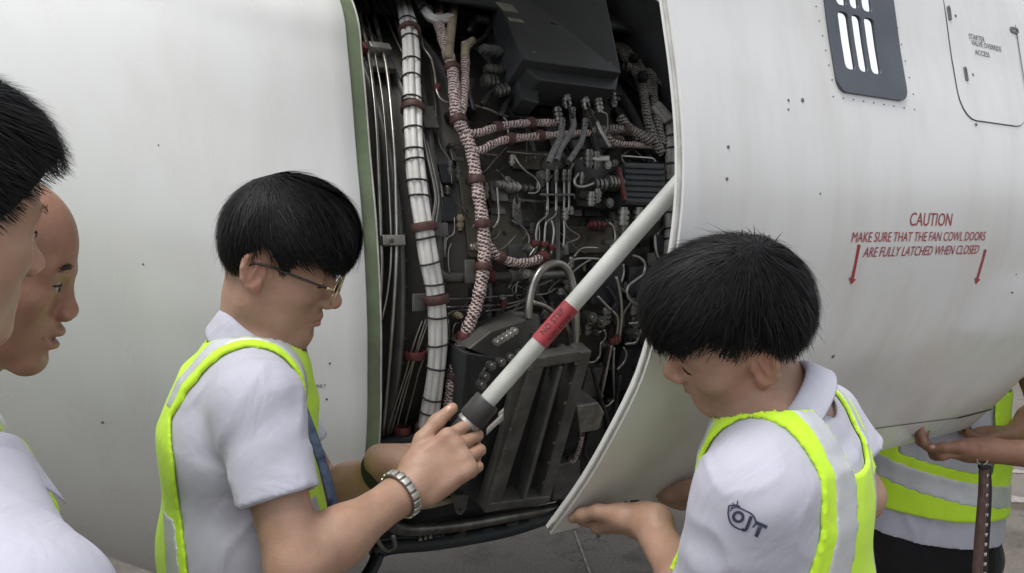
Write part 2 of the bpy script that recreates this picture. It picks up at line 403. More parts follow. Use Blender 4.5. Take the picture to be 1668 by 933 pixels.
def braid_mat(name, light, dark, fu=3., fv=70.):
    m = bpy.data.materials.new(name); m.use_nodes = True; t = m.node_tree; b = t.nodes['Principled BSDF']; b.inputs['Roughness'].default_value = .7
    uv = t.nodes.new('ShaderNodeUVMap'); uv.uv_map = 'UVMap'; sp = t.nodes.new('ShaderNodeSeparateXYZ'); t.links.new(uv.outputs[0], sp.inputs[0])
    def M(op, a, bb):
        n = t.nodes.new('ShaderNodeMath'); n.operation = op
        for i, x in enumerate((a, bb)):
            if x is None: continue
            if isinstance(x, (int, float)): n.inputs[i].default_value = x
            else: t.links.new(x, n.inputs[i])
        return n.outputs[0]
    ns = t.nodes.new('ShaderNodeTexNoise'); ns.inputs['Scale'].default_value = 75; tc = t.nodes.new('ShaderNodeTexCoord'); t.links.new(tc.outputs['Object'], ns.inputs['Vector'])
    u = M('MULTIPLY', sp.outputs[0], fu*6.2832); v = M('MULTIPLY', sp.outputs[1], fv*6.2832)
    v = M('ADD', v, M('MULTIPLY', ns.outputs['Fac'], 5.))
    a = M('SINE', M('ADD', u, v), None); c = M('SINE', M('SUBTRACT', M('MULTIPLY', u, 2.0), M('MULTIPLY', v, 1.3)), None)
    h = M('ADD', M('MULTIPLY', a, .75), M('MULTIPLY', c, .45)); h = M('ADD', M('ADD', h, .42), M('MULTIPLY', M('SUBTRACT', ns.outputs['Fac'], .5), 2.4))
    r = t.nodes.new('ShaderNodeValToRGB'); e = r.color_ramp.elements; e[0].position = .05; e[1].position = .32; e[0].color = (*dark, 1); e[1].color = (*light, 1)
    t.links.new(h, r.inputs['Fac']); t.links.new(r.outputs[0], b.inputs['Base Color'])
    bp = t.nodes.new('ShaderNodeBump'); bp.inputs['Strength'].default_value = .8; bp.inputs['Distance'].default_value = .002
    t.links.new(h, bp.inputs['Height']); t.links.new(bp.outputs[0], b.inputs['Normal'])
    return m
M_braid = braid_mat('pink_braid', (.66, .53, .50), (.085, .045, .045), 3., 95.)
M_gbraid = braid_mat('grey_braid', (.30, .28, .25), (.035, .033, .03), 3, 80)
M_sbraid = braid_mat('steel_braid', (.34, .34, .34), (.12, .12, .12), 5, 160)

engine = empty('jet_engine', tuple(eng(.3, -1.0, 0)*[1, 1, 0])); tag(engine, 'white jet engine nacelle with its piping and wiring bared, standing on grey apron', 'jet engine')
# ---- reverser sleeve (white, left) ----
LIPU = [(1.06, 0), (1.03, .24), (.93, .52), (.725, .764), (.573, .826), (.357, .878), (.186, .920), (.001, .950), (-.143, .960), (-.353, .956), (-.60, .88), (-.80, .70), (-.94, .42), (-1.0, 0)]
near = catmull(LIPU, 8)
far = near[::-1][1:-1]*np.array([1, -1]); LOOP = np.concatenate([near, far])
def ring_sheet(name, tz, m, parent, flip=False):
    """tz: list of (t, radial offset, scale)"""
    L = len(LOOP); V = []
    nr = np.linalg.norm(LOOP, axis=1)[:, None]
    CIR = LOOP/nr*.87+np.array([.19, 0])
    for t, off, sc in tz:
        kk = np.clip(-t/.85, 0, 1); kk = kk*kk*(3-2*kk); Lp = LOOP*(1-kk)+CIR*kk
        q = Lp*sc+LOOP/nr*off; V.append(C_+A_*t+q[:, :1]*U_+q[:, 1:]*N_)
    i = np.arange(L); j = (i+1) % L; F = [np.stack([k*L+i, k*L+j, (k+1)*L+j, (k+1)*L+i], 1) for k in range(len(tz)-1)]
    F = np.concatenate(F); F = F[:, ::-1] if flip else F
    return mesh_np(name, np.concatenate(V), F, m, parent)
sl = [(0, -.012, 1), (0, -.002, 1), (-.003, 0, 1)] + [(-x, 0, 1-.01*x-.012*x*x) for x in (.05, .15, .3, .45, .6, .8, 1.0, 1.25, 1.5, 1.8)] + [(-1.8, -.05, .88), (-1.2, -.05, .9)]
sleeve = ring_sheet('reverser_sleeve', sl, M_white, engine)
ring_sheet('seal_gap', [(-.004, -.014, 1), (.0045, -.014, 1)], M_black, engine)
ring_sheet('landing_ring', [(.0045, -.03, 1), (.0045, -.012, 1), (.038, -.013, 1), (.038, -.10, 1)], M_green, engine).data.set_sharp_from_angle(angle=R(30))
ring_sheet('landing_edge', [(.0385, -.03, 1), (.0385, -.011, 1), (.042, -.011, 1), (.042, -.03, 1)], M_edge, engine)
ring_sheet('aft_bulkhead', [(.034, -.02, 1), (.034, 0, .60)], M_dark, engine)
# ---- fan case ----
RC, U0 = .84, -.03
def lathe_eng(name, prof, m, n=96, parent=None, du=0.):
    a = np.arange(n)*2*math.pi/n; V = np.concatenate([C_+A_*t+U_*(U0+du)+(np.cos(a)[:, None]*U_+np.sin(a)[:, None]*N_)*r for t, r in prof])
    i = np.arange(n); j = (i+1) % n
    return mesh_np(name, V, np.concatenate([np.stack([k*n+i, k*n+j, (k+1)*n+j, (k+1)*n+i], 1) for k in range(len(prof)-1)]), m, parent or engine)
def bay(px, py, off=0.):
    r = ray(px, py); o = CAM-(C_+U_*U0); o = o-A_*(o@A_); d = r-A_*(r@A_)
    a = d@d; b = o@d; c = o@o-(RC+off)**2; q = b*b-a*c
    t = (-b-math.sqrt(q))/a if q > 0 else -b/a
    return CAM+r*t
def bnorm(p):
    q = np.asarray(p)-(C_+U_*U0); q = q-A_*(q@A_); return q/np.linalg.norm(q)
def bframe(p):
    n = bnorm(p); return A_, np.cross(n, A_), n      # axial, circumferential, outward
def bpath(pts, off, sub=5):
    q = []
    for x in pts: q.append(bay(x[0], x[1], x[2] if len(x) > 2 else off))
    return catmull(q, sub)
fan_case = lathe_eng('fan_case', [(-.6, .40), (-.02, .42), (-.02, RC-.04), (.06, RC-.04), (.06, RC-.005), (.13, RC-.005), (.131, RC), (1.19, RC)], M_case)
for t, w_, h_ in ((.135, .012, .035), (.24, .008, .018), (.40, .010, .028), (.62, .008, .014), (.86, .010, .024), (1.08, .012, .03)):
    lathe_eng('case_flange', [(t-w_/2, RC-.01), (t-w_/2, RC+h_), (t+w_/2, RC+h_), (t+w_/2, RC-.01)], M_brack)
lathe_eng('inlet_bulkhead', [(1.18, RC-.02), (1.18, 1.03), (1.20, 1.03)], M_dark, du=.11)
inl = [(1.20, 1.03), (1.45, 1.03), (1.7, 1.0), (1.9, .95), (2.02, .90), (2.07, .85), (2.05, .80), (1.95, .765), (1.7, .745), (1.2, .75)]
lathe_eng('inlet_cowl', inl, M_white, du=.08)
lathe_eng('fan_hub', [(1.0, .745), (1.0, .2), (1.15, .18), (1.35, .02)], M_dark, 48)
# bolts on the flanges
bolt = MB().lathe((0, 0, 0), (0, 0, 1), [(0, 0), (0, .006), (.006, .006), (.007, .004), (.012, .004), (.012, 0)], 6).build('bolt', M_dsteel, engine)
def put_bolt(p, n):
    o = bpy.data.objects.new('bolt', bolt.data); COL.objects.link(o); o.parent = engine
    o.matrix_parent_inverse = Matrix.Translation(-engine.location)
    o.matrix_basis = Matrix.LocRotScale(Vector(p), Vector(n).to_track_quat('Z', 'Y'), None)
first = True
for t in (.135, .40, .86):
    for k in range(26):
        a = R(38+k*4.4); n = U_*math.cos(a)+N_*math.sin(a); p = C_+U_*U0+n*(RC+.02)+A_*(t+.006)
        if first: bolt.matrix_basis = Matrix.LocRotScale(Vector(p), Vector(A_).to_track_quat('Z', 'Y'), None); first = False
        else: put_bolt(p, A_)
# ---- fan cowl door ----
c0 = np.array([.332, .942]); RD = .986
prof = [c0+RD*np.array([math.sin(R(b)), math.cos(R(b))]) for b in (140, 125, 110, 95, 80, 65, 50, 35, 24)]
prof += [(.545, 1.894), (.461, 1.917), (.379, 1.934), (.31, 1.9415), (.25, 1.941), (.189, 1.933), (.065, 1.899), (-.005, 1.872), (-.116, 1.809), (-.195, 1.757), (-.290, 1.685)]
prof = catmull(prof, 10)
_sl = np.concatenate([[0], np.cumsum(np.linalg.norm(np.diff(prof, axis=0), axis=1))]); S_MAX = _sl[-1]; T_MAX = 1.349
def door_un(s):
    s = np.clip(s, 0, S_MAX); return np.stack([np.interp(s, _sl, prof[:, 0]), np.interp(s, _sl, prof[:, 1])], -1)
def door_nrm(s):
    d = door_un(np.asarray(s)+.01)-door_un(np.asarray(s)-.01); d = d/np.linalg.norm(d, axis=-1, keepdims=True)
    return np.stack([-d[..., 1], d[..., 0]], -1)*_dsg         # outward in (u,n)
_dsg = 1.; _dsg = float(np.sign(door_nrm(np.array(S_MAX*.7))[1]))
def dpt(s, t, off=0.):
    s = np.asarray(s, float); t = np.asarray(t, float); q = door_un(s)+door_nrm(s)*np.asarray(off, float)[..., None]
    return C_+t[..., None]*A_+q[..., :1]*U_+q[..., 1:]*N_
_ss = np.linspace(0, S_MAX, 260); _tt = np.array([0, T_MAX])
_bv = BVHTree.FromPolygons([tuple(x) for s in _ss for x in dpt(np.array([s, s]), _tt)], [(2*i, 2*i+1, 2*i+3, 2*i+2) for i in range(259)])
_fs = np.linspace(0, S_MAX, 12000); _fine = door_un(_fs)
def st(px, py):
    r = ray(px, py); h = _bv.ray_cast(Vector(CAM), Vector(r))[0]
    k = 0
    while h is None and k < 60: k += 1; h = _bv.ray_cast(Vector(CAM), Vector(ray(px-.3*k if px > 1550 else px, py-k*.7)))[0]
    if h is None: return None
    q = np.array(h)-C_; un = np.array([q@U_, q@N_]); i = np.argmin(((_fine-un)**2).sum(1)); return _fs[i], q@A_
vs0, vt0 = st(1338, 0)[0]-.17, st(1352, 80)[1]; vs1, vt1 = st(1420, 158)[0], st(1462, 80)[1]
tg = np.unique(np.concatenate([np.linspace(0, T_MAX, 28), [vt0+.006, vt1-.006]])); sg = np.unique(np.concatenate([np.linspace(0, S_MAX, 110), [vs0+.006, vs1-.006]]))
def door_mesh():
    S, T = np.meshgrid(sg, tg, indexing='ij'); ns, ntt = S.shape
    edge = np.where((S < 1e-6) | (S > S_MAX-1e-6) | (T < 1e-6) | (T > T_MAX-1e-6), -.004, 0.)
    o = dpt(S.ravel(), T.ravel(), edge.ravel()); i_ = dpt(S.ravel(), T.ravel(), -.022); V = np.concatenate([o, i_]); K = ns*ntt
    id_ = lambda i, j: i*ntt+j
    F = []; hole = lambda i, j: vs0+.005 <= sg[i] < vs1-.007 and vt0+.005 <= tg[j] < vt1-.007
    for i in range(ns-1):
        for j in range(ntt-1):
            if hole(i, j):
                for di, dj, a, b in ((-1, 0, (i, j), (i, j+1)), (1, 0, (i+1, j+1), (i+1, j)), (0, -1, (i+1, j), (i, j)), (0, 1, (i, j+1), (i+1, j+1))):
                    if not hole(i+di, j+dj): F.append((id_(*a), id_(*b), K+id_(*b), K+id_(*a)))
                continue
            F.append((id_(i, j), id_(i+1, j), id_(i+1, j+1), id_(i, j+1)))
            F.append((K+id_(i, j), K+id_(i, j+1), K+id_(i+1, j+1), K+id_(i+1, j)))
    for i in range(ns-1):
        F.append((id_(i, 0), K+id_(i, 0), K+id_(i+1, 0), id_(i+1, 0))); F.append((id_(i, ntt-1), id_(i+1, ntt-1), K+id_(i+1, ntt-1), K+id_(i, ntt-1)))
    for j in range(ntt-1):
        F.append((id_(0, j), id_(0, j+1), K+id_(0, j+1), K+id_(0, j))); F.append((id_(ns-1, j), K+id_(ns-1, j), K+id_(ns-1, j+1), id_(ns-1, j+1)))
    return V, F
dV, dF = door_mesh(); door = mesh_np('fan_cowl_door', dV, dF, M_door, engine)
door.data.set_sharp_from_angle(angle=R(35))
tag(door, 'white fan cowl door swung open towards the viewer')
tube('door_edge_strip', [dpt(s, .0, -.011)-A_*.002 for s in np.linspace(.3, S_MAX-.004, 90)], .003, M_edge, door, 6)
def plate2d(name, outer, holes, m, parent, off, th, fn):
    """flat plate with holes drawn in 2-D (x,y), bent onto a surface by fn(x, y, offset)"""
    cu = bpy.data.curves.new(name, 'CURVE'); cu.dimensions = '2D'; cu.fill_mode = 'BOTH'; cu.extrude = th/2
    for poly in [outer]+holes:
        sp = cu.splines.new('POLY'); sp.points.add(len(poly)-1); sp.use_cyclic_u = True
        for q, (x, y) in zip(sp.points, poly): q.co = (x, y, 0, 1)
    ob = bpy.data.objects.new(name, cu); me = bpy.data.meshes.new_from_object(ob); bpy.data.objects.remove(ob); bpy.data.curves.remove(cu)
    bm = bmesh.new(); bm.from_mesh(me)
    bmesh.ops.remove_doubles(bm, verts=bm.verts[:], dist=1e-5)
    if off is not None:
        for cut in range(2):
            es = [e for e in bm.edges if e.calc_length() > .05]
            if es: bmesh.ops.subdivide_edges(bm, edges=es, cuts=1, use_grid_fill=False); bmesh.ops.triangulate(bm, faces=[f for f in bm.faces if len(f.verts) > 4])
    for v in bm.verts: v.co = Vector(fn(v.co.x, v.co.y, off+v.co.z))
    bmesh.ops.recalc_face_normals(bm, faces=bm.faces[:]); bm.to_mesh(me); bm.free()
    return link(name, me, m, parent, False)
def rrect(x0, y0, x1, y1, r, n=5):
    out = []
    for cx, cy, a0 in ((x1-r, y1-r, 0), (x0+r, y1-r, 90), (x0+r, y0+r, 180), (x1-r, y0+r, 270)):
        out += [(cx+r*math.cos(R(a0+90*i/n)), cy+r*math.sin(R(a0+90*i/n))) for i in range(n+1)]
    return out
dfn = lambda x, y, o: dpt(np.array(y), np.array(x), o)
M_vent = mat('vent_grey', (.075, .085, .105), .5, .0, var=.15, scale=8, bump=.15, bscale=120)
W_ = vt1-vt0; Hs = vs1-vs0
sa = st(1382, 24)[0]; sb_ = st(1412, 120)[0]; sgap = st(1375, 12)[0]
cols = [(.135, .285), (.325, .46), (.50, .65)]
holes = [rrect(vt0+W_*a, sa, vt0+W_*b, sb_, .009) for a, b in cols]+[rrect(vt0+W_*a, vs0+.04, vt0+W_*b, sgap, .009) for a, b in cols]
vent = plate2d('vent_panel', rrect(vt0, vs0, vt1, vs1, .022), holes, M_vent, door, .002, .006, dfn)
tag(vent, 'dark grey vent panel with see-through slots')
M_dot = mat('fastener_dark', (.16, .16, .165), .5, .4); M_ink = mat('black_marking', (.03, .03, .035), .5); M_redink = mat('red_marking', (.36, .035, .05), .5)
_disc = MB().lathe((0, 0, 0), (0, 0, 1), [(-.002, .001), (-.002, 1), (-.0003, 1), (.0, .85), (.0, 0)], 12)
def disc(name, p, n, r, m, parent):
    V = np.concatenate(_disc.V).copy(); V[:, :2] *= r; q = Vector(n).to_track_quat('Z', 'Y').to_matrix()
    V = V@np.array(q).T+np.asarray(p); return mesh_np(name, V, np.concatenate(_disc.F4), m, parent)
def door_disc(px, py, r, m=None, name='fastener'):
    h = st(px, py)
    if h is None: return
    un = door_nrm(np.array(h[0])); disc(name, dpt(np.array(h[0]), np.array(h[1]), .0012 if px < 1520 else .0028), un[0]*U_+un[1]*N_, r, m or M_dot, door)
for k in range(9): door_disc(1357+k*16.5, 157+k*2.6, .0012)
for k in range(6): door_disc(1329+k*5.2, 10+k*24, .0012); door_disc(1455+k*6.5, 18+k*27, .0012)
for x, y, r in ((1307, 163, .0035), (1284, 163, .0022), (1284, 178, .0016), (1186, 239, .0026), (1184, 291, .0024), (1357, 580, .0035), (1589, 203, .0026), (1648, 476, .002), (1336, 315, .0015)): door_disc(x, y, r)
# access panel
a_s1 = st(1620, 200)[0]; a_s0 = st(1600, 0)[0]-.13; a_t0 = st(1558, 140)[1]; a_t1 = st(1660, 120)[1]
plate2d('panel_gap', rrect(a_t0-.002, a_s0-.002, a_t1+.002, a_s1+.002, .052), [], M_ink, door, .0004, .0006, dfn)
acc = plate2d('access_panel', rrect(a_t0, a_s0, a_t1, a_s1, .05), [], M_door, door, .0012, .0012, dfn); tag(acc, 'starter valve access panel with two latches')
for px, py in ((1544, 22), (1571, 121)):
    h = st(px, py); x, y = h[1], h[0]
    plate2d('panel_latch', rrect(x-.0045, y-.014, x+.0045, y+.014, .0044), [rrect(x-.0022, y-.010, x+.0022, y+.010, .002)], M_dot, acc, .003, .0024, dfn)
for px, py in ((1555, 26), (1583, 122)): door_disc(px, py, .003)
h = st(1650, 50)
if h: plate2d('panel_handle', rrect(h[1]-.016, h[0]-.006, h[1]+.016, h[0]+.006, .005), [rrect(h[1]-.011, h[0]-.002, h[1]+.012, h[0]+.002, .0018)], M_dot, door, .003, .002, dfn)
plate2d('panel_seam', [(a_t1+.012+.0, a_s0), (a_t1+.0145, a_s0), (a_t1+.0145, a_s1+.3), (a_t1+.012, a_s1+.3)], [], M_dot, door, .0004, .0006, dfn)
def text_poly(txt, size, sx=1., shear=0., align='CENTER', space=1.0, bold=0.):
    cu = bpy.data.curves.new('t', 'FONT'); cu.body = txt; cu.size = size; cu.align_x = align; cu.shear = shear; cu.space_character = space; cu.resolution_u = 3; cu.offset = bold*size
    ob = bpy.data.objects.new('t', cu); me = bpy.data.meshes.new_from_object(ob); bpy.data.objects.remove(ob); bpy.data.curves.remove(cu)
    for v in me.vertices: v.co.x *= sx
    return me
def lay(me, fn, name, m, parent):
    for v in me.vertices: v.co = Vector(fn(v.co.x, v.co.y))
    return link(name, me, m, parent, False)
def bolden(m_): return m_
def door_text(txt, px, py, pxw, pxh, m, name, tilt=0., shear=0., off=.001):
    """centred at the pixel; the size comes from its span on the door"""
    h0 = st(px, py); w0 = st(px-pxw/2, py)[1]; w1 = st(px+pxw/2, py)[1]; hh = abs(st(px, py+pxh/2)[0]-st(px, py-pxh/2)[0])
    me = text_poly(txt, hh/.69, 1., shear); xs = [v.co.x for v in me.vertices]; k = (w1-w0)/(max(xs)-min(xs)); xc = (max(xs)+min(xs))/2
    tl = st(px+pxw/2, py+tilt)[0]-st(px+pxw/2, py)[0]
    return lay(me, lambda x, y: dpt(np.array(h0[0]-(y-hh/2)+tl*(x-xc)*k/((w1-w0)/2)), np.array(h0[1]+(x-xc)*k), off), name, m, parent=door)
door_text('CAUTION', 1517, 357, 68, 21, M_redink, 'caution_lettering')
door_text('MAKE SURE THAT THE FAN COWL DOORS', 1505, 385, 214, 15, M_redink, 'caution_lettering')
door_text('ARE FULLY LATCHED WHEN CLOSED', 1507, 408, 184, 15, M_redink, 'caution_lettering')
door_text('STARTER', 1589, 62, 25, 8, M_ink, 'panel_lettering', off=.0028); door_text('VALVE OVERRIDE', 1605, 75, 47, 8, M_ink, 'panel_lettering', off=.0028); door_text('ACCESS', 1598, 87.5, 23, 8, M_ink, 'panel_lettering', off=.0028)
for (x0, y0, x1, y1, wd) in ((1399, 398, 1386, 463, 4.6), (1605, 406, 1589, 463, 3.6)):
    d = np.array([x1-x0, y1-y0], float); L = np.linalg.norm(d); d /= L; q = np.array([-d[1], d[0]])
    pts = [(0, wd/2), (L-10, wd/2), (L-10, wd*1.35), (L, 0), (L-10, -wd*1.35), (L-10, -wd/2), (0, -wd/2)]
    V = []
    for a, b in pts:
        s_, t_ = st(*(np.array([x0, y0])+d*a+q*b)); V.append(dpt(np.array(s_), np.array(t_), .001))
    me = bpy.data.meshes.new('caution_arrow'); me.from_pydata([tuple(v) for v in V], [], [(0, 1, 5, 6), (2, 3, 4)]); link('caution_arrow', me, M_redink, door, False)
# bottom seam, latch slots
def door_strip(name, pts, wd, m, off=.0012):
    q = [st(*p) for p in pts]; q = catmull(np.array(q), 8)
    V = np.concatenate([dpt(q[:, 0]-wd/2, q[:, 1], off), dpt(q[:, 0]+wd/2, q[:, 1], off)]); k = len(q)
    return mesh_np(name, V, [(i, i+1, k+i+1, k+i) for i in range(k-1)], m, door)
door_strip('panel_seam', [(1400, 701), (1480, 690), (1560, 680)], .003, M_dot); door_strip('panel_seam', [(1560, 680), (1585, 674), (1615, 666)], .007, M_black)
def door_quad(name, pts, m, off=.0015):
    V = [dpt(np.array(st(*p)[0]), np.array(st(*p)[1]), off) for p in pts]
    V2 = [dpt(np.array(st(*p)[0]), np.array(st(*p)[1]), -.004) for p in pts]
    return mesh_np(name, V+V2, [(0, 1, 2, 3), (0, 4, 5, 1), (1, 5, 6, 2), (2, 6, 7, 3), (3, 7, 4, 0)], m, door, False)
door_quad('latch_slot', [(1012, 819), (1021, 816), (1018, 829), (1009, 831)], M_black); door_quad('latch_slot', [(1027, 815), (1041, 814), (1025, 835), (1018, 834)], M_black)
door_quad('latch_slot', [(1572, 709), (1583, 699), (1581, 706), (1575, 712)], M_black)
pin0 = dpt(np.array(st(985, 852)[0]), np.array(st(985, 852)[1]), -.01)
tube('latch_pin', [pin0, pin0+[-.004, 0, -.022], pin0+[-.006, 0, -.036]], [.005, .004, .003], M_alu, door, 8)
# sleeve lettering and screws
_sb = BVHTree.FromPolygons([tuple(v.co) for v in sleeve.data.vertices], [tuple(p.vertices) for p in sleeve.data.polygons])
def on_sleeve(px, py, off=.0012):
    r = ray(px, py); h = _sb.ray_cast(Vector(CAM), Vector(r)); n = np.array(h[1]); n = n if n@r < 0 else -n
    return np.array(h[0])+n*off, n
for txt, px, py, ph in (('T', 496, 619, 8), ('SLEEVE ONLY', 507.5, 628.5, 5.5)):
    me = text_poly(txt, ph/.69, .98 if len(txt) > 1 else 1.1)
    lay(me, lambda x, y: on_sleeve(px+x, py+ph/2-y-x*.02)[0], 'sleeve_lettering', M_ink, sleeve)
for px, py, r in ((537, 592, .0028), (532, 650, .0028), (258, 236, .0016), (167, 688, .003), (233, 430, .002)):
    p, n = on_sleeve(px, py, .001); disc('screw', p, n, r, M_dot, sleeve)
# ------------------------------------------------------------------ engine bay: pipes, wiring, boxes
def hub(name, pts, off, wpx, m, sub=5, n=10, parent=None):
    p = bpath(pts, off, sub); mid = p[len(p)//2]; d = (mid-CAM)@_fwd
    return tube(name, p, wpx/2*d/F_PX, m, parent or engine, n)
def tube_uv(name, p, r, m, parent, n=14):
    V, F, c = tube_np(p, r, n, False); o = mesh_np(name, V, F, m, parent)
    L = np.concatenate([[0], np.cumsum(np.linalg.norm(np.diff(p, axis=0), axis=1))])
    uvl = o.data.uv_layers.new(name='UVMap'); k = np.arange(len(F)); q = k//n; i = k % n
    uv = np.stack([np.stack([i/n, L[q]], 1), np.stack([(i+1)/n, L[q]], 1), np.stack([(i+1)/n, L[q+1]], 1), np.stack([i/n, L[q+1]], 1)], 1)
    uvl.data.foreach_set('uv', uv.reshape(-1).astype(np.float32)); return o
def ring(name, p, t, r, w, m, parent, thick=.003):
    """a band round a hose at p, axis t"""
    return MB().lathe(p-unit(t)*w/2, t, [(0, r-.002), (0, r+thick*.7), (w*.2, r+thick), (w*.8, r+thick), (w, r+thick*.7), (w, r-.002)], 18).build(name, m, parent)
def near_i(p, px, py): return int(np.argmin([(proj(q)[0]-px)**2+(proj(q)[1]-py)**2 for q in p]))
def band(p, px, py, r, w, m, parent, name='clamp', thick=.004):
    i = near_i(p, px, py); t = p[min(i+1, len(p)-1)]-p[max(i-1, 0)]; return ring(name, p[i], t, r, w, m, parent, thick)
def bbox_at(name, px, py, off, wx, wc, wn, m, bev=.003, parent=None, rot=0.):
    """box on the case: wx along the axis, wc round it, wn outwards"""
    p = bay(px, py, off); a, c, n = bframe(p)
    if rot: a, c = a*math.cos(rot)+c*math.sin(rot), c*math.cos(rot)-a*math.sin(rot)
    return MB().box(p, wx, wc, wn, (a, c, n), bev).build(name, m, parent or engine, False)
# pylon and hinge beam close the top
MB().box(eng(.55, 1.18, -.18), 1.9, .30, .62, (A_, U_, N_), .02).build('pylon_fairing', M_dark, engine)
MB().box(eng(.62, .965, .10), 1.35, .10, .24, (A_, U_, N_), .015).build('hinge_beam', M_dark, engine)
_a = np.linspace(R(-60), R(31), 24); _V = []
for t in (.05, 1.19):
    for r_ in (RC+.145, RC+.165): _V += [C_+U_*U0+A_*t+(U_*math.cos(a)+N_*math.sin(a))*r_ for a in _a]
_F = [(i, i+1, 48+i+1, 48+i) for i in range(23)]+[(24+i, 72+i, 72+i+1, 24+i+1) for i in range(23)]+[(23, 47, 95, 71)]+[(i, 24+i, 25+i, i+1) for i in range(23)]
mesh_np('upper_fairing', _V, _F, M_dark, engine)
for t in (.2, .6, 1.0): MB().box(eng(t, 1.0, .2), .05, .08, .10, (A_, U_, N_), .01).build('hinge_fitting', M_brack, engine)
# --- left steel pipes beside the lip
for pts, w in (([(579, -20), (587, 30), (598, 75), (607, 140), (613, 210), (617, 300), (620, 390), (621, 440), (617, 520), (612, 600), (607, 700), (600, 800)], 7.5),
               ([(597, -20), (608, 20), (622, 75), (631, 120), (638, 190), (643, 260), (645, 330), (646, 390), (644, 450), (640, 510), (634, 590), (626, 680), (612, 800)], 7.5),
               ([(586, -10), (603, 50), (613, 100), (624, 170), (632, 280), (637, 400), (632, 470), (622, 520)], 4),
               ([(608, -10), (630, 30), (643, 60), (655, 85)], 3), ([(622, -10), (640, 25), (655, 70), (667, 130)], 3)):
    hub('steel_pipe', pts, .05, w, M_steel, 5, 10)
for px, py in ((617, 80), (638, 392)):
    b = bbox_at('pipe_clamp', px, py, .055, .062, .026, .03, M_alu, .003); p = bay(px, py, .075); disc('bolt_head', p+bnorm(p)*.002, bnorm(p), .006, M_dsteel, b)
bbox_at('pipe_bracket', 620, 103, .03, .07, .06, .02, M_brack, .003); bbox_at('clamp_pad', 593, 80, .05, .014, .03, .03, M_red, .003)
hub('case_strip', [(667, 60), (690, 160), (703, 250), (712, 330), (715, 430), (722, 470)], .02, 14, M_brack, 6, 6)
hub('case_strip', [(703, 230), (722, 330), (724, 420)], .012, 8, M_alu, 6, 6)
# curved pipe right of the white harness
hub('steel_pipe', [(688, 215), (697, 260), (706, 300), (709, 325), (705, 350), (700, 372)], .045, 8, M_steel); hub('steel_pipe', [(694, 225), (703, 262), (712, 305), (714, 330), (708, 372)], .04, 5, M_steel)
hub('steel_pipe', [(686, 60), (690, 78), (702, 95), (708, 120), (712, 150), (722, 164), (745, 170), (775, 172), (800, 180), (818, 190), (826, 200), (829, 225)], .075, 4.5, M_steel, 4)
ring('red_clamp', bay(712, 142, .075), U_, .006, .02, M_red, engine, .004)
hub('thin_pipe', [(700, 100), (708, 160), (715, 230), (733, 262), (736, 300)], .03, 3, M_dsteel); hub('thin_pipe', [(714, 280), (717, 340), (721, 440), (721, 520)], .02, 3, M_alu)
# --- white sleeved harness
whp = bpath([(647, -40), (657, 5), (666, 45), (670, 90), (671, 130), (672, 170), (674, 220), (677, 270), (683, 320), (691, 370), (699, 420), (707, 462), (712, 500), (714, 545), (712, 590), (706, 640), (698, 685), (690, 725), (680, 780)], .085, 6)
wh = empty('white_wire_harness', engine.location); wh.parent = engine; wh.matrix_parent_inverse = Matrix.Translation(-engine.location)
def harness(p, rb, rs, k, twist, m, parent, name, flat=.75):
    T = np.gradient(p, axis=0); T /= np.linalg.norm(T, axis=1)[:, None]; Nn = np.array([bnorm(q) for q in p]); Nn -= T*(Nn*T).sum(1)[:, None]; Nn /= np.linalg.norm(Nn, axis=1)[:, None]; B = np.cross(T, Nn)
    L = np.concatenate([[0], np.cumsum(np.linalg.norm(np.diff(p, axis=0), axis=1))])
    for i in range(k):
        a = 2*math.pi*i/k+.3+np.sin(L*twist+i)*.12; wob = 1+.06*np.sin(L*31+i*2)
        q = p+(np.cos(a)*rb*flat*wob)[:, None]*Nn+(np.sin(a)*rb*wob)[:, None]*B
        tube(name, q, rs, m, parent, 8)
harness(whp, .0175, .0088, 6, 2.2, M_strand, wh, 'sleeve_strand')
for y in (8, 38, 68, 106, 131, 165, 172, 214, 246, 258, 291, 323, 368, 384, 428, 461, 482, 517, 559, 600, 644, 670):
    i = int(np.argmin([abs(proj(q)[1]-y) for q in whp])); t = unit(whp[i+1]-whp[i-1]); nn = bnorm(whp[i]); b_ = np.cross(t, nn); an = np.linspace(0, 2*math.pi, 25)
    tube('lacing_tie', [whp[i]+nn*math.cos(a)*.0235+b_*math.sin(a)*.0272+t*.003*math.sin(a+y) for a in an], .0026, M_tie, wh, 6)
for y, w in ((55, .02), (176, .018), (373, .022), (487, .022), (699, .02)):
    i = int(np.argmin([abs(proj(q)[1]-y) for q in whp])); ring('clamp', whp[i], whp[i+1]-whp[i-1], .0265, w, M_clamp, wh, .006)
bbox_at('harness_bracket', 698, 190, .05, .045, .07, .006, M_brack, .002); bbox_at('harness_bracket', 716, 374, .055, .05, .035, .006, M_brack, .003); bbox_at('harness_bracket', 689, 492, .05, .06, .045, .006, M_brack, .003)
# short white bundle at the top
p = bpath([(672, -20), (688, 8), (700, 26), (716, 32), (735, 28)], .10, 6); harness(p, .010, .007, 5, 3, M_strand, wh, 'sleeve_strand'); band(p, 693, 17, .018, .008, M_tie, wh, 'lacing_tie')
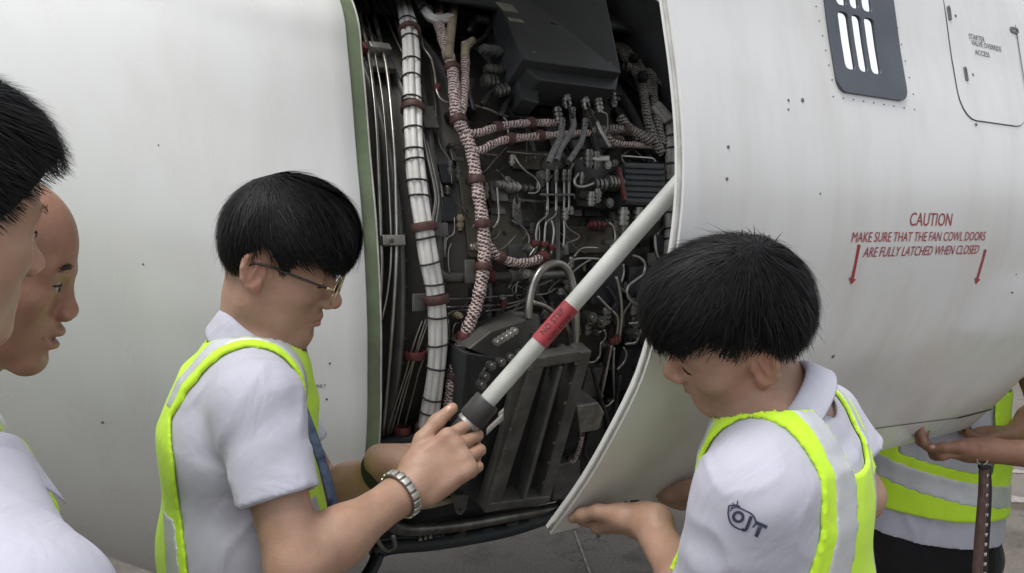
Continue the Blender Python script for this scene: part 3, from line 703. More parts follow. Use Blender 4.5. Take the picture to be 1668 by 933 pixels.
# --- pink braided harness and its branches
ph_ = empty('braided_wire_harness', engine.location); ph_.parent = engine; ph_.matrix_parent_inverse = Matrix.Translation(-engine.location)
def braid(pts, wpx, m=None, off=.09, bands=(), sub=8, parent=None, bm=None):
    p = bpath(pts, off, sub); d = (p[len(p)//2]-CAM)@_fwd; r0 = wpx/2*d/F_PX; k = np.arange(len(p))
    r = r0*(1+.07*np.sin(k*.9)+.05*np.sin(k*2.3+1)); tube_uv('braided_cable', p, r, m or M_braid, parent or ph_)
    for x, y, mm in bands: band(p, x, y, r0*1.02, .02, mm, parent or ph_, 'clamp', .006)
    return p
main = braid([(712, 30), (722, 62), (731, 92), (738, 120), (741, 160), (745, 192), (757, 218), (768, 245), (775, 285), (780, 320), (786, 360), (789, 400), (788, 430), (783, 465), (775, 500), (764, 530), (752, 560), (742, 595), (735, 635), (731, 680)], 21, bands=((735, 111, M_clamp), (747, 195, M_clamp), (776, 292, M_clamp), (786, 365, M_clamp), (787, 432, M_clamp), (755, 547, M_red), (737, 610, M_clamp)))
braid([(716, -10), (716, 30), (724, 70), (734, 100)], 15)
braid([(758, 72), (758, 100), (757, 140), (753, 175), (747, 198)], 15)
braid([(748, 204), (762, 216), (780, 216), (800, 210), (830, 203), (870, 200), (912, 200)], 13, off=.10, bands=((810, 206, M_clamp), (866, 200, M_clamp)))
braid([(768, 246), (785, 244), (800, 236), (822, 228), (850, 224), (900, 220), (960, 216)], 13, off=.10, bands=((832, 227, M_clamp), (880, 222, M_clamp)))
braid([(960, 214), (1000, 210), (1030, 214), (1060, 232)], 14, M_gbraid, .10, bands=((1020, 212, M_clamp),)); braid([(985, 214), (1000, 232), (1040, 236), (1075, 238)], 11, M_braid, .08)
braid([(790, 385), (798, 402), (812, 418), (835, 427), (862, 427), (888, 418)], 15, off=.09, bands=((815, 419, M_clamp), (885, 420, M_red)))
hub('beige_sleeve', [(741, -20), (738, 20), (734, 55), (730, 95)], .10, 15, M_beige, 6, 12); hub('beige_sleeve', [(770, 66), (760, 76), (757, 92)], .10, 14, M_beige, 5, 12)
for x, y in ((739, 15), (736, 40), (733, 70)): ring('lacing_tie', bay(x, y, .10), U_, .0125, .004, M_tie, ph_, .002)
# --- electronic control box with its connectors
cb = empty('control_box', engine.location); cb.parent = engine; cb.matrix_parent_inverse = Matrix.Translation(-engine.location)
def prism(name, front, depth, m, parent, off):
    """block whose front face is drawn in pixels on the case at height off and reaches down to the case"""
    Fp = np.array([bay(x, y, off) for x, y in front]); Bk = np.array([q-bnorm(q)*depth for q in Fp]); k = len(front); V = np.concatenate([Fp, Bk])
    bm = bmesh.new(); vs = [bm.verts.new(tuple(v)) for v in V]; bm.faces.new(vs[:k]); bm.faces.new(vs[k:][::-1])
    for i in range(k): bm.faces.new((vs[i], vs[k+i], vs[k+(i+1) % k], vs[(i+1) % k]))
    bmesh.ops.recalc_face_normals(bm, faces=bm.faces[:]); bmesh.ops.bevel(bm, geom=bm.edges[:], offset=.004, segments=2, affect='EDGES', profile=.6)
    me = bpy.data.meshes.new(name); bm.to_mesh(me); bm.free(); return link(name, me, m, parent, False)
prism('box_cover', [(788, -60), (975, -60), (1012, 118), (852, 96)], .14, M_ecu, cb, .20)
prism('box_flange', [(845, 100), (1008, 123), (1004, 146), (880, 130)], .10, M_ecu, cb, .17)
prism('box_bracket', [(836, 98), (876, 102), (878, 168), (850, 160)], .06, M_ecu, cb, .13)
for x, y, a, b in ((826, 12, .055, .045), (841, 33, .05, .016)):
    bbox_at('rating_plate', x, y, .2025, a, b, .003, M_plate, .0005, cb)
bbox_at('box_slot', 902, 38, .2015, .02, .006, .003, M_black, .0005, cb)
for x, y in ((994, 102), (870, 84), (960, 20)): p = bay(x, y, .2); disc('screw_head', p, bnorm(p), .005, M_dsteel, cb)
def connector(px, py, off, ax, r, L, m=None, parent=None, rings=3, name='connector'):
    """knurled round electrical connector"""
    p = bay(px, py, off); pr = [(0, 0), (0, r*.7), (L*.12, r*.7)]
    for i in range(rings): x0 = L*(.12+.8*i/rings); x1 = L*(.12+.8*(i+.62)/rings); pr += [(x0, r), (x1, r), (x1, r*.72), (L*(.12+.8*(i+1)/rings), r*.72)]
    pr += [(L, r*.6), (L, 0)]
    return MB().lathe(p, ax, pr, 14).build(name, m or M_dsteel, parent or engine)
DN = -U_*.95+N_*.3
for x, y, k in ((921, 150, 1), (951, 153, 1), (973, 158, 1), (996, 150, 0), (907, 175, 0)):
    connector(x, y, .12, DN, .014, .05, M_alu if k else M_dsteel, cb)
for pts, w in (([(932, 188), (934, 205), (926, 222), (914, 240), (906, 262)], 10), ([(915, 206), (912, 225), (902, 245), (893, 266)], 10), ([(952, 206), (948, 228), (938, 246), (926, 264)], 9)):
    p = bpath(pts, .11, 7); tube_uv('steel_braided_hose', p, w/2*2.5/F_PX, M_sbraid, engine); 
    q = p[0]; connector(*proj(q)[:2], .11, U_, .011, .025, M_dsteel, engine, 2)
hub('lead', [(924, 165), (928, 180), (934, 192)], .12, 5, M_black); hub('lead', [(956, 168), (964, 186), (972, 198)], .12, 5, M_black); hub('thin_pipe', [(978, 182), (988, 186), (989, 205), (984, 220)], .12, 2.5, M_steel)
hub('flex_hose', [(972, 198), (978, 212), (986, 226), (994, 240)], .12, 7, M_alu)
# connectors left of the box
for x, y, r, L, ax in ((783, 80, .017, .075, A_), (790, 112, .016, .06, A_), (786, 132, .022, .05, A_), (775, 30, .014, .05, A_), (818, 78, .013, .045, A_), (805, 150, .018, .05, A_+U_*.3), (770, 5, .02, .06, A_)):
    connector(x, y, .10, ax, r, L, M_dsteel if L < .07 else M_brack)
for pts in ([(800, 40), (790, 60), (772, 72)], [(830, 100), (822, 130), (800, 150), (785, 170)], [(845, 150), (826, 165), (815, 190)], [(770, 130), (765, 150), (772, 180)], [(796, 10), (778, 25), (765, 50)]): hub('lead', pts, .09, 9, M_black)
# --- grey looms, upper right
for pts, w in (([(975, 8), (990, 5), (1012, 15), (1022, 36), (1034, 60), (1048, 90), (1060, 112), (1064, 140)], 15), ([(992, 36), (1004, 60), (1020, 82), (1040, 105), (1052, 128), (1058, 160)], 15),
               ([(1042, 62), (1062, 82), (1076, 100), (1080, 120), (1070, 140)], 13), ([(1005, 75), (1018, 95), (1036, 118), (1048, 150), (1054, 190), (1064, 220), (1078, 248)], 15),
               ([(1018, 108), (1034, 112), (1044, 135), (1050, 165)], 14), ([(1008, 190), (1030, 212), (1056, 225), (1080, 250)], 15), ([(1064, 135), (1066, 170), (1072, 205), (1082, 240)], 15)):
    braid(pts, w, M_gbraid, .09)
for x, y, r in ((1000, 20, .018), (1014, 30, .02), (1006, 55, .016), (1026, 95, .016), (1040, 125, .02)): connector(x, y, .11, N_+A_*.4, r, .03, M_black, engine, 2)
# white loom at the right edge
p = bpath([(1066, 172), (1082, 190), (1094, 208), (1096, 240), (1094, 290), (1094, 340), (1095, 390), (1092, 440), (1086, 470)], .10, 6)
rw = empty('forward_wire_harness', engine.location); rw.parent = engine; rw.matrix_parent_inverse = Matrix.Translation(-engine.location)
harness(p, .016, .010, 6, 2, mat('grey_sleeving', (.40, .39, .36), .6, col2=(.2, .19, .17), scale=20), rw, 'sleeve_strand')
for y in (188, 206, 226, 250, 270, 300, 330, 350, 372, 392, 412, 432): i = int(np.argmin([abs(proj(q)[1]-y) for q in p[10:]]))+10; ring('lacing_tie', p[i], p[min(i+1, len(p)-1)]-p[i-1], .0255, .006, M_tie, rw, .002)
# --- centre: olive access plates on the case
for x, y, a, c in ((838, 365, .16, .20), (770, 330, .07, .30), (960, 390, .20, .08), (878, 262, .20, .06)):
    o = bbox_at('case_panel', x, y, .012, a, c, .008, M_casep, .002); 
for x, y in ((820, 282), (822, 380), (760, 345), (763, 400), (850, 300), (900, 330), (905, 380)):
    p = bay(x, y, .018); disc('bolt_head', p, bnorm(p), .007, M_black, engine)
# fittings row at y=300
bbox_at('fitting_bracket', 812, 312, .05, .05, .055, .01, M_brack, .002)
connector(806, 300, .07, A_, .012, .035, M_alu, engine, 2); connector(822, 304, .07, A_, .015, .05, M_alu, engine, 3, 'coupling'); connector(848, 306, .07, A_, .013, .04, M_dsteel, engine, 2, 'coupling')
hub('thin_pipe', [(809, 300), (811, 330), (812, 345), (811, 360), (803, 372)], .07, 4, M_steel); hub('thin_pipe', [(836, 250), (846, 268), (858, 280), (872, 290), (879, 304), (872, 314), (860, 314)], .07, 4, M_steel); hub('thin_pipe', [(826, 247), (860, 250), (895, 252)], .06, 3.5, M_steel)
connector(834, 252, .07, -U_, .010, .03, M_alu, engine, 2, 'coupling')
hub('bracket_arm', [(842, 300), (843, 325), (905, 330)], .055, 5, M_brack, 1, 6); hub('bracket_arm', [(880, 317), (935, 317), (936, 324)], .09, 4, M_brack, 1, 6)
for x in (891, 905, 918, 926): hub('thin_pipe', [(x, 285), (x+1, 318), (x, 345)], .08, 4, M_steel); connector(x, 296, .08, U_, .0085, .035, M_dsteel, engine, 2, 'coupling')
# pipes fanning down
for pts, w in (([(892, 320), (891, 348), (878, 362), (873, 380), (873, 400), (862, 418)], 4), ([(906, 320), (905, 348), (890, 362), (887, 385), (886, 402), (878, 416)], 4), ([(898, 358), (902, 375), (900, 395), (897, 416)], 4), ([(918, 352), (919, 380), (917, 405)], 3.5)):
    hub('thin_pipe', pts, .07, w, M_steel, 4)
for x, y in ((872, 396), (886, 398), (898, 402)): ring('red_clamp', bay(x, y, .07), U_, .006, .016, M_red, engine, .006)
prism('case_rib', [(905, 335), (913, 335), (913, 425), (906, 425)], .05, M_brack, engine, .06)
connector(921, 338, .08, -U_, .011, .035, M_alu, engine, 3, 'coupling')
# valves in the middle
for x, y, r, L, ax in ((962, 300, .020, .06, A_), (985, 298, .024, .05, A_), (1003, 297, .018, .04, A_), (958, 272, .016, .05, U_), (970, 275, .014, .05, U_), (985, 268, .013, .02, N_), (962, 335, .013, .04, U_), (972, 330, .012, .04, U_), (988, 330, .014, .02, N_)):
    connector(x, y, .10, ax, r, L, M_dsteel if r > .013 else M_alu, engine, 3, 'valve_body')
hub('thin_pipe', [(942, 282), (936, 292), (938, 302), (950, 304), (968, 298)], .12, 5, M_steel); hub('duct', [(926, 320), (926, 285), (932, 268), (948, 258), (975, 256)], .05, 9, M_dsteel, 6, 12)
prism('valve_block', [(935, 258), (1000, 262), (1000, 340), (940, 335)], .06, mat('valve_casting', (.06, .058, .052), .5, .5, var=.3, scale=12), engine, .06)
prism('white_tag', [(960, 256), (993, 253), (993, 261), (972, 261)], .004, mat('tag_white', (.5, .5, .47), .5), engine, .125)
bbox_at('red_strip', 1013, 300, .12, .012, .10, .012, M_red, .002)
# ribbed igniter box
prism('ignition_box', [(1017, 264), (1083, 266), (1086, 336), (1019, 332)], .09, M_ecu, engine, .12)
for i in range(7): hub('cooling_rib', [(1019, 272+i*9.4), (1050, 273+i*9.4), (1084, 274.5+i*9.4)], .124, 3.4, M_ecu, 3, 6)
hub('thin_pipe', [(1012, 254), (1040, 256), (1062, 258), (1068, 264)], .10, 4, M_steel)
for x in (1016, 1041): connector(x, 337, .11, -U_, .017, .08, M_alu, engine, 4); connector(x+1, 366, .11, -U_, .015, .04, M_dsteel, engine, 2)
# red cap fittings and pipes lower right
connector(985, 366, .08, -A_, .012, .06, M_red, engine, 3, 'coupling'); hub('thin_pipe', [(992, 362), (1000, 372), (1002, 390), (994, 402)], .09, 4.5, M_steel)
for pts, w in (([(925, 432), (936, 422), (965, 421), (980, 424), (990, 436)], 4.5), ([(930, 445), (946, 432), (962, 422)], 4), ([(935, 418), (946, 405), (962, 403), (975, 404)], 3.5),
               ([(1030, 416), (1042, 420), (1050, 430), (1048, 445), (1036, 455), (1024, 465), (1021, 480), (1030, 492), (1044, 500), (1048, 512), (1042, 524), (1024, 527)], 5.5), ([(1045, 535), (1040, 548), (1034, 558), (1018, 560)], 5),
               ([(1072, 426), (1080, 434), (1080, 448), (1074, 460)], 5), ([(973, 482), (990, 500), (1004, 514), (1006, 530), (1002, 556)], 5), ([(1003, 450), (1008, 470), (1012, 500), (1010, 540), (1004, 560)], 6),
               ([(1015, 430), (1016, 445), (1012, 460)], 4), ([(1088, 352), (1082, 368), (1070, 382)], 4), ([(1066, 382), (1068, 405), (1072, 418), (1080, 420)], 6), ([(996, 560), (990, 590), (984, 620), (976, 655)], 6), ([(1000, 565), (999, 600), (1001, 650)], 4.5), ([(1001, 650), (990, 660), (975, 663)], 4), ([(1015, 565), (1020, 575), (1016, 590), (1005, 602)], 4),
               ([(952, 588), (965, 590), (976, 580), (978, 560), (986, 550), (984, 538), (974, 542)], 4)):
    hub('steel_pipe', pts, .08, w, M_steel, 5, 8)
for x, y, r, L in ((1030, 512, .016, .05), (1022, 540, .014, .05), (950, 515, .018, .05), (962, 520, .016, .06), (985, 528, .018, .05), (955, 545, .015, .05), (1040, 480, .015, .04), (1062, 500, .02, .06), (975, 560, .013, .04)):
    connector(x, y, .07, [A_, U_, N_][int(x) % 3], r, L, M_dsteel, engine, 3, 'coupling')
for x, y, a, c in ((990, 480, .05, .03), (1053, 480, .05, .03), (1040, 460, .1, .1), (985, 460, .12, .12), (1020, 600, .1, .14), (960, 620, .06, .1)): o = bbox_at('support_bracket', x, y, .05, a, c, .03, M_brack if a < .08 else M_dark, .003)
for x, y in ((998, 555), (1004, 552), (880, 595+0)): ring('red_clamp', bay(x, y, .09), U_, .010, .018, M_red, engine, .005)
# --- horizontal dark duct
dk = hub('bleed_duct', [(712, 438), (718, 446), (730, 452), (760, 452), (820, 450), (880, 448), (920, 446)], .05, 17, M_dsteel, 6, 16)
for x in (799, 832, 860): p = bay(x, 450, .05); ring('duct_clamp', p, A_, .0145, .016, M_red if x < 810 else M_brack, engine, .004)
bbox_at('duct_bracket', 765, 442, .07, .03, .06, .008, M_brack, .002)
# thin conduits under the duct
for pts in ([(724, 486), (760, 486), (850, 480)], [(724, 500), (790, 498), (840, 492), (870, 478)], [(728, 512), (745, 506), (790, 503)], [(790, 507), (830, 500), (866, 484)], [(730, 520), (732, 545), (728, 560)], [(736, 556), (740, 530), (752, 524)], [(800, 520), (850, 500), (880, 492)],
            [(700, 515), (690, 545), (676, 585), (668, 612), (655, 660), (640, 720)], [(694, 520), (684, 550), (672, 590), (663, 615), (648, 665), (634, 715)], [(688, 522), (678, 548), (668, 580), (660, 610), (642, 665), (628, 710)], [(704, 545), (692, 580), (682, 606), (676, 630), (660, 690), (650, 740)],
            [(866, 420), (850, 440), (842, 462), (840, 480)], [(828, 470), (838, 452), (842, 440)], [(870, 465), (884, 462), (900, 455)], [(872, 480), (890, 478), (905, 470)]):
    hub('conduit', pts, .045, 3.2, M_steel, 4, 6)
for x, y, r in ((676, 578, .024), (820, 494, .008), (655, 700, .02), (640, 730, .015)): ring('red_clamp', bay(x, y, .045), U_, r, .02, M_red, engine, .004)
# --- U-shaped pipe
hub('u_pipe', [(860, 520), (862, 495), (868, 465), (880, 442), (897, 430), (914, 430), (926, 442), (933, 465), (936, 490), (938, 520), (936, 560), (930, 590)], .13, 13, M_steel, 6, 14)
prism('pipe_socket', [(842, 510), (878, 512), (880, 545), (846, 545)], .05, M_brack, engine, .12)
hub('socket_pipe', [(868, 492), (890, 500), (915, 520), (926, 540), (930, 565)], .11, 9, M_steel, 6, 12)
# --- square duct frame (cooler outlet)
df = empty('cooler_duct', engine.location); df.parent = engine; df.matrix_parent_inverse = Matrix.Translation(-engine.location)
o_ = .20
def quad_bar(a, b, w, name='frame_bar', m=None):
    A, B = bay(*a, o_), bay(*b, o_); n = bnorm((A+B)/2); d = unit(B-A); MB().box((A+B)/2, np.linalg.norm(B-A)+w*.9, w, .05, (d, np.cross(n, d), n), .004).build(name, m or M_brack, df, False)
M_frame = mat('duct_frame', (.17, .165, .15), .5, .5, col2=(.09, .088, .08), scale=12)
TL, TR, BR, BL = (868, 586), (944, 574), (880, 805), (797, 815)
for a, b, w in ((TL, TR, .03), (TR, BR, .038), (BR, BL, .035), (BL, TL, .045)): quad_bar(a, b, w, m=M_frame)
quad_bar((906, 592), (848, 802), .012); 
prism('duct_recess', [(874, 592), (934, 584), (872, 798), (808, 806)], .02, M_black, df, .15)
prism('duct_body', [(760, 575), (850, 590), (790, 830), (740, 790)], .10, M_ecu, df, .17); prism('duct_flange', [(846, 588), (874, 586), (808, 822), (788, 826)], .02, M_frame, df, .215)
for t in np.linspace(.08, .92, 7):
    for a, b in ((TR, BR), (TL, BL)): p = bay(a[0]+(b[0]-a[0])*t, a[1]+(b[1]-a[1])*t, o_+.026); disc('bolt_head', p, bnorm(p), .005, M_dsteel, df)
prism('gearbox_cover', [(764, 568), (800, 540), (858, 520), (872, 590), (840, 600)], .10, mat('gearbox_casting', (.10, .097, .088), .55, .4, var=.25, scale=9, bump=.3, bscale=50), engine, .16)
for i in range(5): connector(806+i*7, 556-i*4.5, .19, N_, .0095, .02, M_alu, engine, 2, 'coupling')
hub('chain_lead', [(778, 628), (786, 608), (796, 596), (812, 590), (832, 578), (852, 566), (866, 556)], .20, 7, M_black, 4, 8)
for x, y in ((796, 594), (812, 588), (826, 580), (840, 574), (786, 612), (780, 625)): connector(x, y, .20, N_, .012, .022, M_dsteel, engine, 2, 'chain_fitting')
# grey canister right of the duct
prism('canister', [(940, 662), (975, 656), (985, 672), (975, 700), (945, 706)], .08, M_alu, engine, .15)
for pts in ([(950, 705), (946, 730), (938, 752), (925, 745)], [(958, 705), (952, 735), (962, 752), (975, 758)], [(965, 600), (975, 640), (990, 690), (985, 740)], [(1010, 610), (1000, 680), (990, 740)], [(1040, 590), (1020, 650), (1005, 700)]): hub('lead', pts, .09, 7, M_gbraid if False else M_black)
p = bpath([(948, 708), (944, 728), (936, 748), (928, 752)], .12, 6); tube_uv('braided_cable', p, .007, M_braid, engine)
p = bpath([(1072, 545), (1052, 585), (1038, 620), (1020, 670)], .10, 8); tube_uv('braided_cable', p, .02, M_gbraid, engine)
# --- bottom manifold pipe and its brackets
low = hub('drain_manifold', [(628, 846), (640, 856), (662, 862), (700, 861), (760, 854), (830, 841), (900, 828), (960, 817), (1040, 800)], .10, 19, M_dsteel, 6, 16)
prism('manifold_bracket', [(734, 808), (764, 806), (760, 830), (752, 840), (744, 838)], .012, M_brack, engine, .12)
for x, y in ((751, 856), (912, 826)): p = bay(x, y, .10); ring('manifold_clamp', p, A_, .0175, .018, M_clamp, engine, .006)
p = bay(750, 831, .125); disc('bolt_head', p, bnorm(p), .005, M_black, engine)
hub('sense_hose', [(672, 822), (690, 824), (712, 820), (740, 812)], .08, 11, M_beige, 5, 12); hub('duct_stub', [(720, 785), (760, 795), (800, 800)], .09, 26, M_dark, 5, 12)
prism('sump_box', [(905, 760), (945, 750), (945, 810), (900, 815)], .06, M_brack, engine, .10)
# lower accessories against the ground
for pts, w, m in (([(606, 900), (640, 890), (700, 885), (760, 876), (830, 862), (905, 838), (980, 812)], 24, M_dark), ([(612, 880), (660, 876), (720, 880), (790, 872)], 22, M_black), ([(615, 905), (606, 925), (590, 950)], 22, M_black)):
    hub('lower_fairing', pts, .03, w, m, 5, 12)
hub('drain_hose', [(612, 868), (618, 885), (630, 896), (643, 890), (640, 872)], .12, 7, M_alu, 5, 8)
for x, y, r, L in ((672, 880, .03, .07), (700, 878, .024, .05), (790, 868, .02, .05), (830, 858, .016, .04)): connector(x, y, .08, A_, r, L, M_dsteel, engine, 3, 'coupling')
for x, y in ((745, 898), (790, 890), (830, 880), (865, 872)): bbox_at('drain_plate', x, y-22, .07, .05, .05, .03, M_black, .004)
# small scattered hardware
rr = random.Random(11)
for i in range(210):
    x = rr.uniform(725, 1090); y = rr.uniform(150, 790)
    if 795 < x < 950 and y > 560: continue
    if rr.random() < .5: connector(x, y, .02+rr.random()*.05, [A_, U_, N_, -U_][rr.randrange(4)], .006+rr.random()*.009, .02+rr.random()*.03, rr.choice([M_dsteel, M_brack, M_black, M_steel, M_alu, M_beige]), engine, 2, 'small_fitting')
    else: bbox_at('small_bracket', x, y, .015, .02+rr.random()*.04, .015+rr.random()*.04, .02, rr.choice([M_brack, M_dark, M_dsteel]), .002)
_a = np.linspace(R(112), R(205), 26); _V = []
for t in (.06, 1.18):
    for r_ in (RC+.075, RC+.055): _V += [C_+U_*U0+A_*t+(U_*math.cos(a)+N_*math.sin(a))*(r_+.008*math.sin(a*40)) for a in _a]
_F = [(i, 52+i, 52+i+1, i+1) for i in range(25)]+[(26+i, 26+i+1, 78+i+1, 78+i) for i in range(25)]+[(0, 26, 78, 52)]+[(i, i+1, 26+i+1, 26+i) for i in range(25)]
mesh_np('lower_fairing', _V, _F, M_dark, engine)
for i in range(60):
    x = rr.uniform(735, 1085); y = rr.uniform(200, 560); pts = [(x, y)]
    for k in range(3): x += rr.uniform(-22, 22); y += rr.uniform(8, 26); pts.append((x, y))
    hub('thin_wire', pts, .02+rr.random()*.04, rr.uniform(1.6, 3.2), rr.choice([M_black, M_dsteel, M_steel, M_alu, M_dark]), 4, 6)
for i in range(26):
    x = rr.uniform(930, 1090); y = rr.uniform(420, 740); pts = [(x, y)]
    for k in range(3): x += rr.uniform(-18, 18); y += rr.uniform(12, 34); pts.append((x, y))
    hub('lead', pts, .03+rr.random()*.05, rr.uniform(3, 7), rr.choice([M_black, M_dsteel, M_dsteel, M_dark]), 5, 7)
# ------------------------------------------------------------------ head, hand
def head_prims(jaw=1.0, nose=1.0, lids=1.0, width=1.0, ears=True, open_eyes=False, agape=0.):
    o = []
    W = width
    o += [ell((0, -.002, .030), (.074*W, .085, .086), 0)]
    o += [ell((0, .030, .030), (.060*W, .053, .064), .03)]
    o += [ell((0, .026, -.035), (.058*W, .052, .064), .03)]
    o += [ell((0, .022, -.072), (.044*W, .05, .032), .02)]
    for s in (-1, 1):
        o += [cap((s*.049*W, -.004, -.058), (s*.019, .064, -.098*jaw), .016, .015, .025)]
        o += [ell((s*.042*W, .052, -.026), (.022, .024, .020), .025)]
        o += [cap((s*.042, .068, .016), (s*.014, .0815, .012), .010, .0095, .016)]
    for s in (-1, 1): o += [ell((s*.036*W, .034, -.056), (.020, .030, .030), .025)]
    o += [ell((0, .069, -.099*jaw), (.022, .017, .016), .02)]
    o += [ell((0, .066, -.062), (.030, .024, .030), .02)]
    for s in (-1, 1): o += [ell((s*.032, .0935, -.0035), (.0165, .0145, .010), .012, op='s')]
    for s in (-1, 1):
        o += [ell((s*.0310, .0700, -.004), (.0150, .0140, .0125), .005)]
        o += [cap((s*.045, .067, .0075), (s*.019, .0795, .006), .003, .003, .006)]     # upper lid fold
    if open_eyes:
        for s in (-1, 1): o += [ell((s*.0315, .0885, -.0035), (.0125, .012, .0042), .002, op='s')]
    o += [cap((0, .082, .006), (0, .082+.020*nose, -.030), .0075, .0105, .012)]
    o += [ell((0, .083+.020*nose, -.034), (.0115, .011, .0105), .008)]
    for s in (-1, 1): o += [ell((s*.0125, .094, -.038), (.0082, .0105, .0082), .006)]
    for s in (-1, 1): o += [ell((s*.0062, .1010, -.0475), (.0036, .0055, .004), .003, op='s')]
    o += [cap((-.023, .0755, -.0665), (-.004, .0885, -.0615), .0035, .0055, .006), cap((.023, .0755, -.0665), (.004, .0885, -.0615), .0035, .0055, .006)]
    o += [cap((-.019, .0765, -.0705), (0, .0865, -.0745), .004, .0068, .005), cap((.019, .0765, -.0705), (0, .0865, -.0745), .004, .0068, .005)]
    for s in (-1, 1): o += [cap((s*.026, .0775, -.0678), (0, .0968, -.0680), .0016, .0018, .002, op='s')]
    if agape: o += [ell((0, .0905, -.0605), (.018, .008, .0065), .008), ell((0, .0865, -.0790), (.017, .0085, .0075), .008), ell((0, .094, -.0695), (.017, .012, agape), .003, op='s')]
    o += [ell((0, .0885, -.0885 if agape else -.0845), (.014, .007, .005), .008, op='s')]
    if ears:
        for s in (-1, 1):
            A = _earax(s)
            c = np.array([s*.0765*W, -.012, -.006])
            o += [ell(c, (.0075, .0185, .031), .006, A)]
            o += [ell(c+A[0]*.0075+A[1]*.003+A[2]*.003, (.0065, .0115, .0205), .003, A, op='s')]
            for i in range(7):                                     # helix rim
                t0, t1 = -2.2+i*.62, -2.2+(i+1)*.62
                pa = c+A[0]*.0045+A[1]*(-.0155*math.cos(t0))+A[2]*.027*(-math.sin(t0-.2)*-1)
                pb = c+A[0]*.0045+A[1]*(-.0155*math.cos(t1))+A[2]*.027*(-math.sin(t1-.2)*-1)
                o += [cap(pa, pb, .0031, .0031, .003)]
            o += [cap(c+A[0]*.003+A[1]*.006+A[2]*.010, c+A[0]*.003-A[1]*.003-A[2]*.012, .0032, .003, .004)]
            o += [ell(c+A[0]*.002+A[1]*.0145-A[2]*.004, (.0045, .004, .007), .004, A)]   # tragus
            o += [ell(c+A[0]*.001+A[1]*.004-A[2]*.027, (.005, .0085, .009), .006, A)]    # lobe
    return o
def _earax(s):
    th, fl = R(12), R(22)
    y = np.array([0, math.cos(th), math.sin(th)]); z = np.array([0, -math.sin(th), math.cos(th)]); x = np.array([s*1., 0, 0])
    x2 = x*math.cos(fl)+y*math.sin(fl); y2 = y*math.cos(fl)-x*math.sin(fl)
    return np.stack([x2, y2, z])
LM = dict(earL=(-.082, -.008, -.005), earR=(.082, -.008, -.005), nose=(0, .116, -.036), chin=(0, .080, -.108), mouth=(0, .090, -.068),
          eyeL=(-.034, .082, -.004), eyeR=(.034, .082, -.004), browL=(-.03, .086, .018), browR=(.03, .086, .018), top=(0, -.02, .116), nape=(0, -.085, -.05), brow0=(0, .09, .016))
def head_axes(yaw, pitch, roll):
    """rows: local x (his right), y (forward), z (up). yaw 0 = facing +X, positive turns away from the camera (+Y)"""
    f = np.array([math.cos(yaw), math.sin(yaw), 0.]); f = f*math.cos(pitch)+np.array([0, 0, -math.sin(pitch)])
    x = unit(np.cross(f, [0, 0, 1.])); z = np.cross(x, f)
    c, s = math.cos(roll), math.sin(roll)
    return np.stack([x*c-z*s, f, z*c+x*s])
# ------------------------------------------------------------------ people: materials
def skin_mat(name, col, lip, blush):
    m = mat(name, col, .48, col2=tuple(c*.74 for c in col), scale=20, bump=.3, bscale=330, sss=.12, spec=.4, detail=5)
    t = m.node_tree; b = t.nodes['Principled BSDF']; src = b.inputs['Base Color'].links[0].from_socket
    for att, c in (('blush', blush), ('lip', lip)):
        a = t.nodes.new('ShaderNodeAttribute'); a.attribute_name = att; x = t.nodes.new('ShaderNodeMix'); x.data_type = 'RGBA'
        t.links.new(a.outputs['Fac'], x.inputs['Factor']); t.links.new(src, x.inputs['A']); x.inputs['B'].default_value = (*c, 1); src = x.outputs['Result']
    n = t.nodes.new('ShaderNodeTexNoise'); n.inputs['Scale'].default_value = 34; n.inputs['Detail'].default_value = 5; n.inputs['Roughness'].default_value = .7; tc = t.nodes.new('ShaderNodeTexCoord'); t.links.new(tc.outputs['Object'], n.inputs['Vector'])
    mr = t.nodes.new('ShaderNodeMapRange'); mr.inputs['From Min'].default_value = .48; mr.inputs['From Max'].default_value = .75; mr.inputs['To Max'].default_value = .55; t.links.new(n.outputs['Fac'], mr.inputs['Value'])
    x = t.nodes.new('ShaderNodeMix'); x.data_type = 'RGBA'; t.links.new(mr.outputs[0], x.inputs['Factor']); t.links.new(src, x.inputs['A']); x.inputs['B'].default_value = (*[c*k for c, k in zip(col, (.86, .66, .62))], 1); src = x.outputs['Result']
    t.links.new(src, b.inputs['Base Color']); return m
def cloth_mat(name, col, col2, weave=900., rough=.85):
    m = mat(name, col, rough, col2=col2, scale=5, bump=.25, bscale=weave, spec=.2); b = m.node_tree.nodes['Principled BSDF']; b.inputs['Sheen Weight'].default_value = .15
    t = m.node_tree; tc = t.nodes.new('ShaderNodeTexCoord'); n = t.nodes.new('ShaderNodeTexNoise'); n.inputs['Scale'].default_value = 7.5; n.inputs['Detail'].default_value = 3; n.inputs['Distortion'].default_value = 1.6
    mp = t.nodes.new('ShaderNodeMapping'); mp.inputs['Scale'].default_value = (1.3, 1.3, .7); mp.inputs['Rotation'].default_value = (.5, .3, 0); t.links.new(tc.outputs['Object'], mp.inputs['Vector']); t.links.new(mp.outputs[0], n.inputs['Vector'])
    bp = t.nodes.new('ShaderNodeBump'); bp.inputs['Strength'].default_value = .5; bp.inputs['Distance'].default_value = .014; t.links.new(n.outputs['Fac'], bp.inputs['Height'])
    src = b.inputs['Normal'].links[0].from_node; t.links.new(bp.outputs[0], src.inputs['Normal']); return m
M_shirt = cloth_mat('white_polo_cotton', (.50, .50, .575), (.455, .455, .53))
M_hi = cloth_mat('lime_vest_mesh', (.60, .92, .05), (.53, .83, .035), 1400, .7)
M_band = mat('reflective_tape', (.56, .58, .60), .38, .25, var=.08, scale=30, bump=.3, bscale=700)
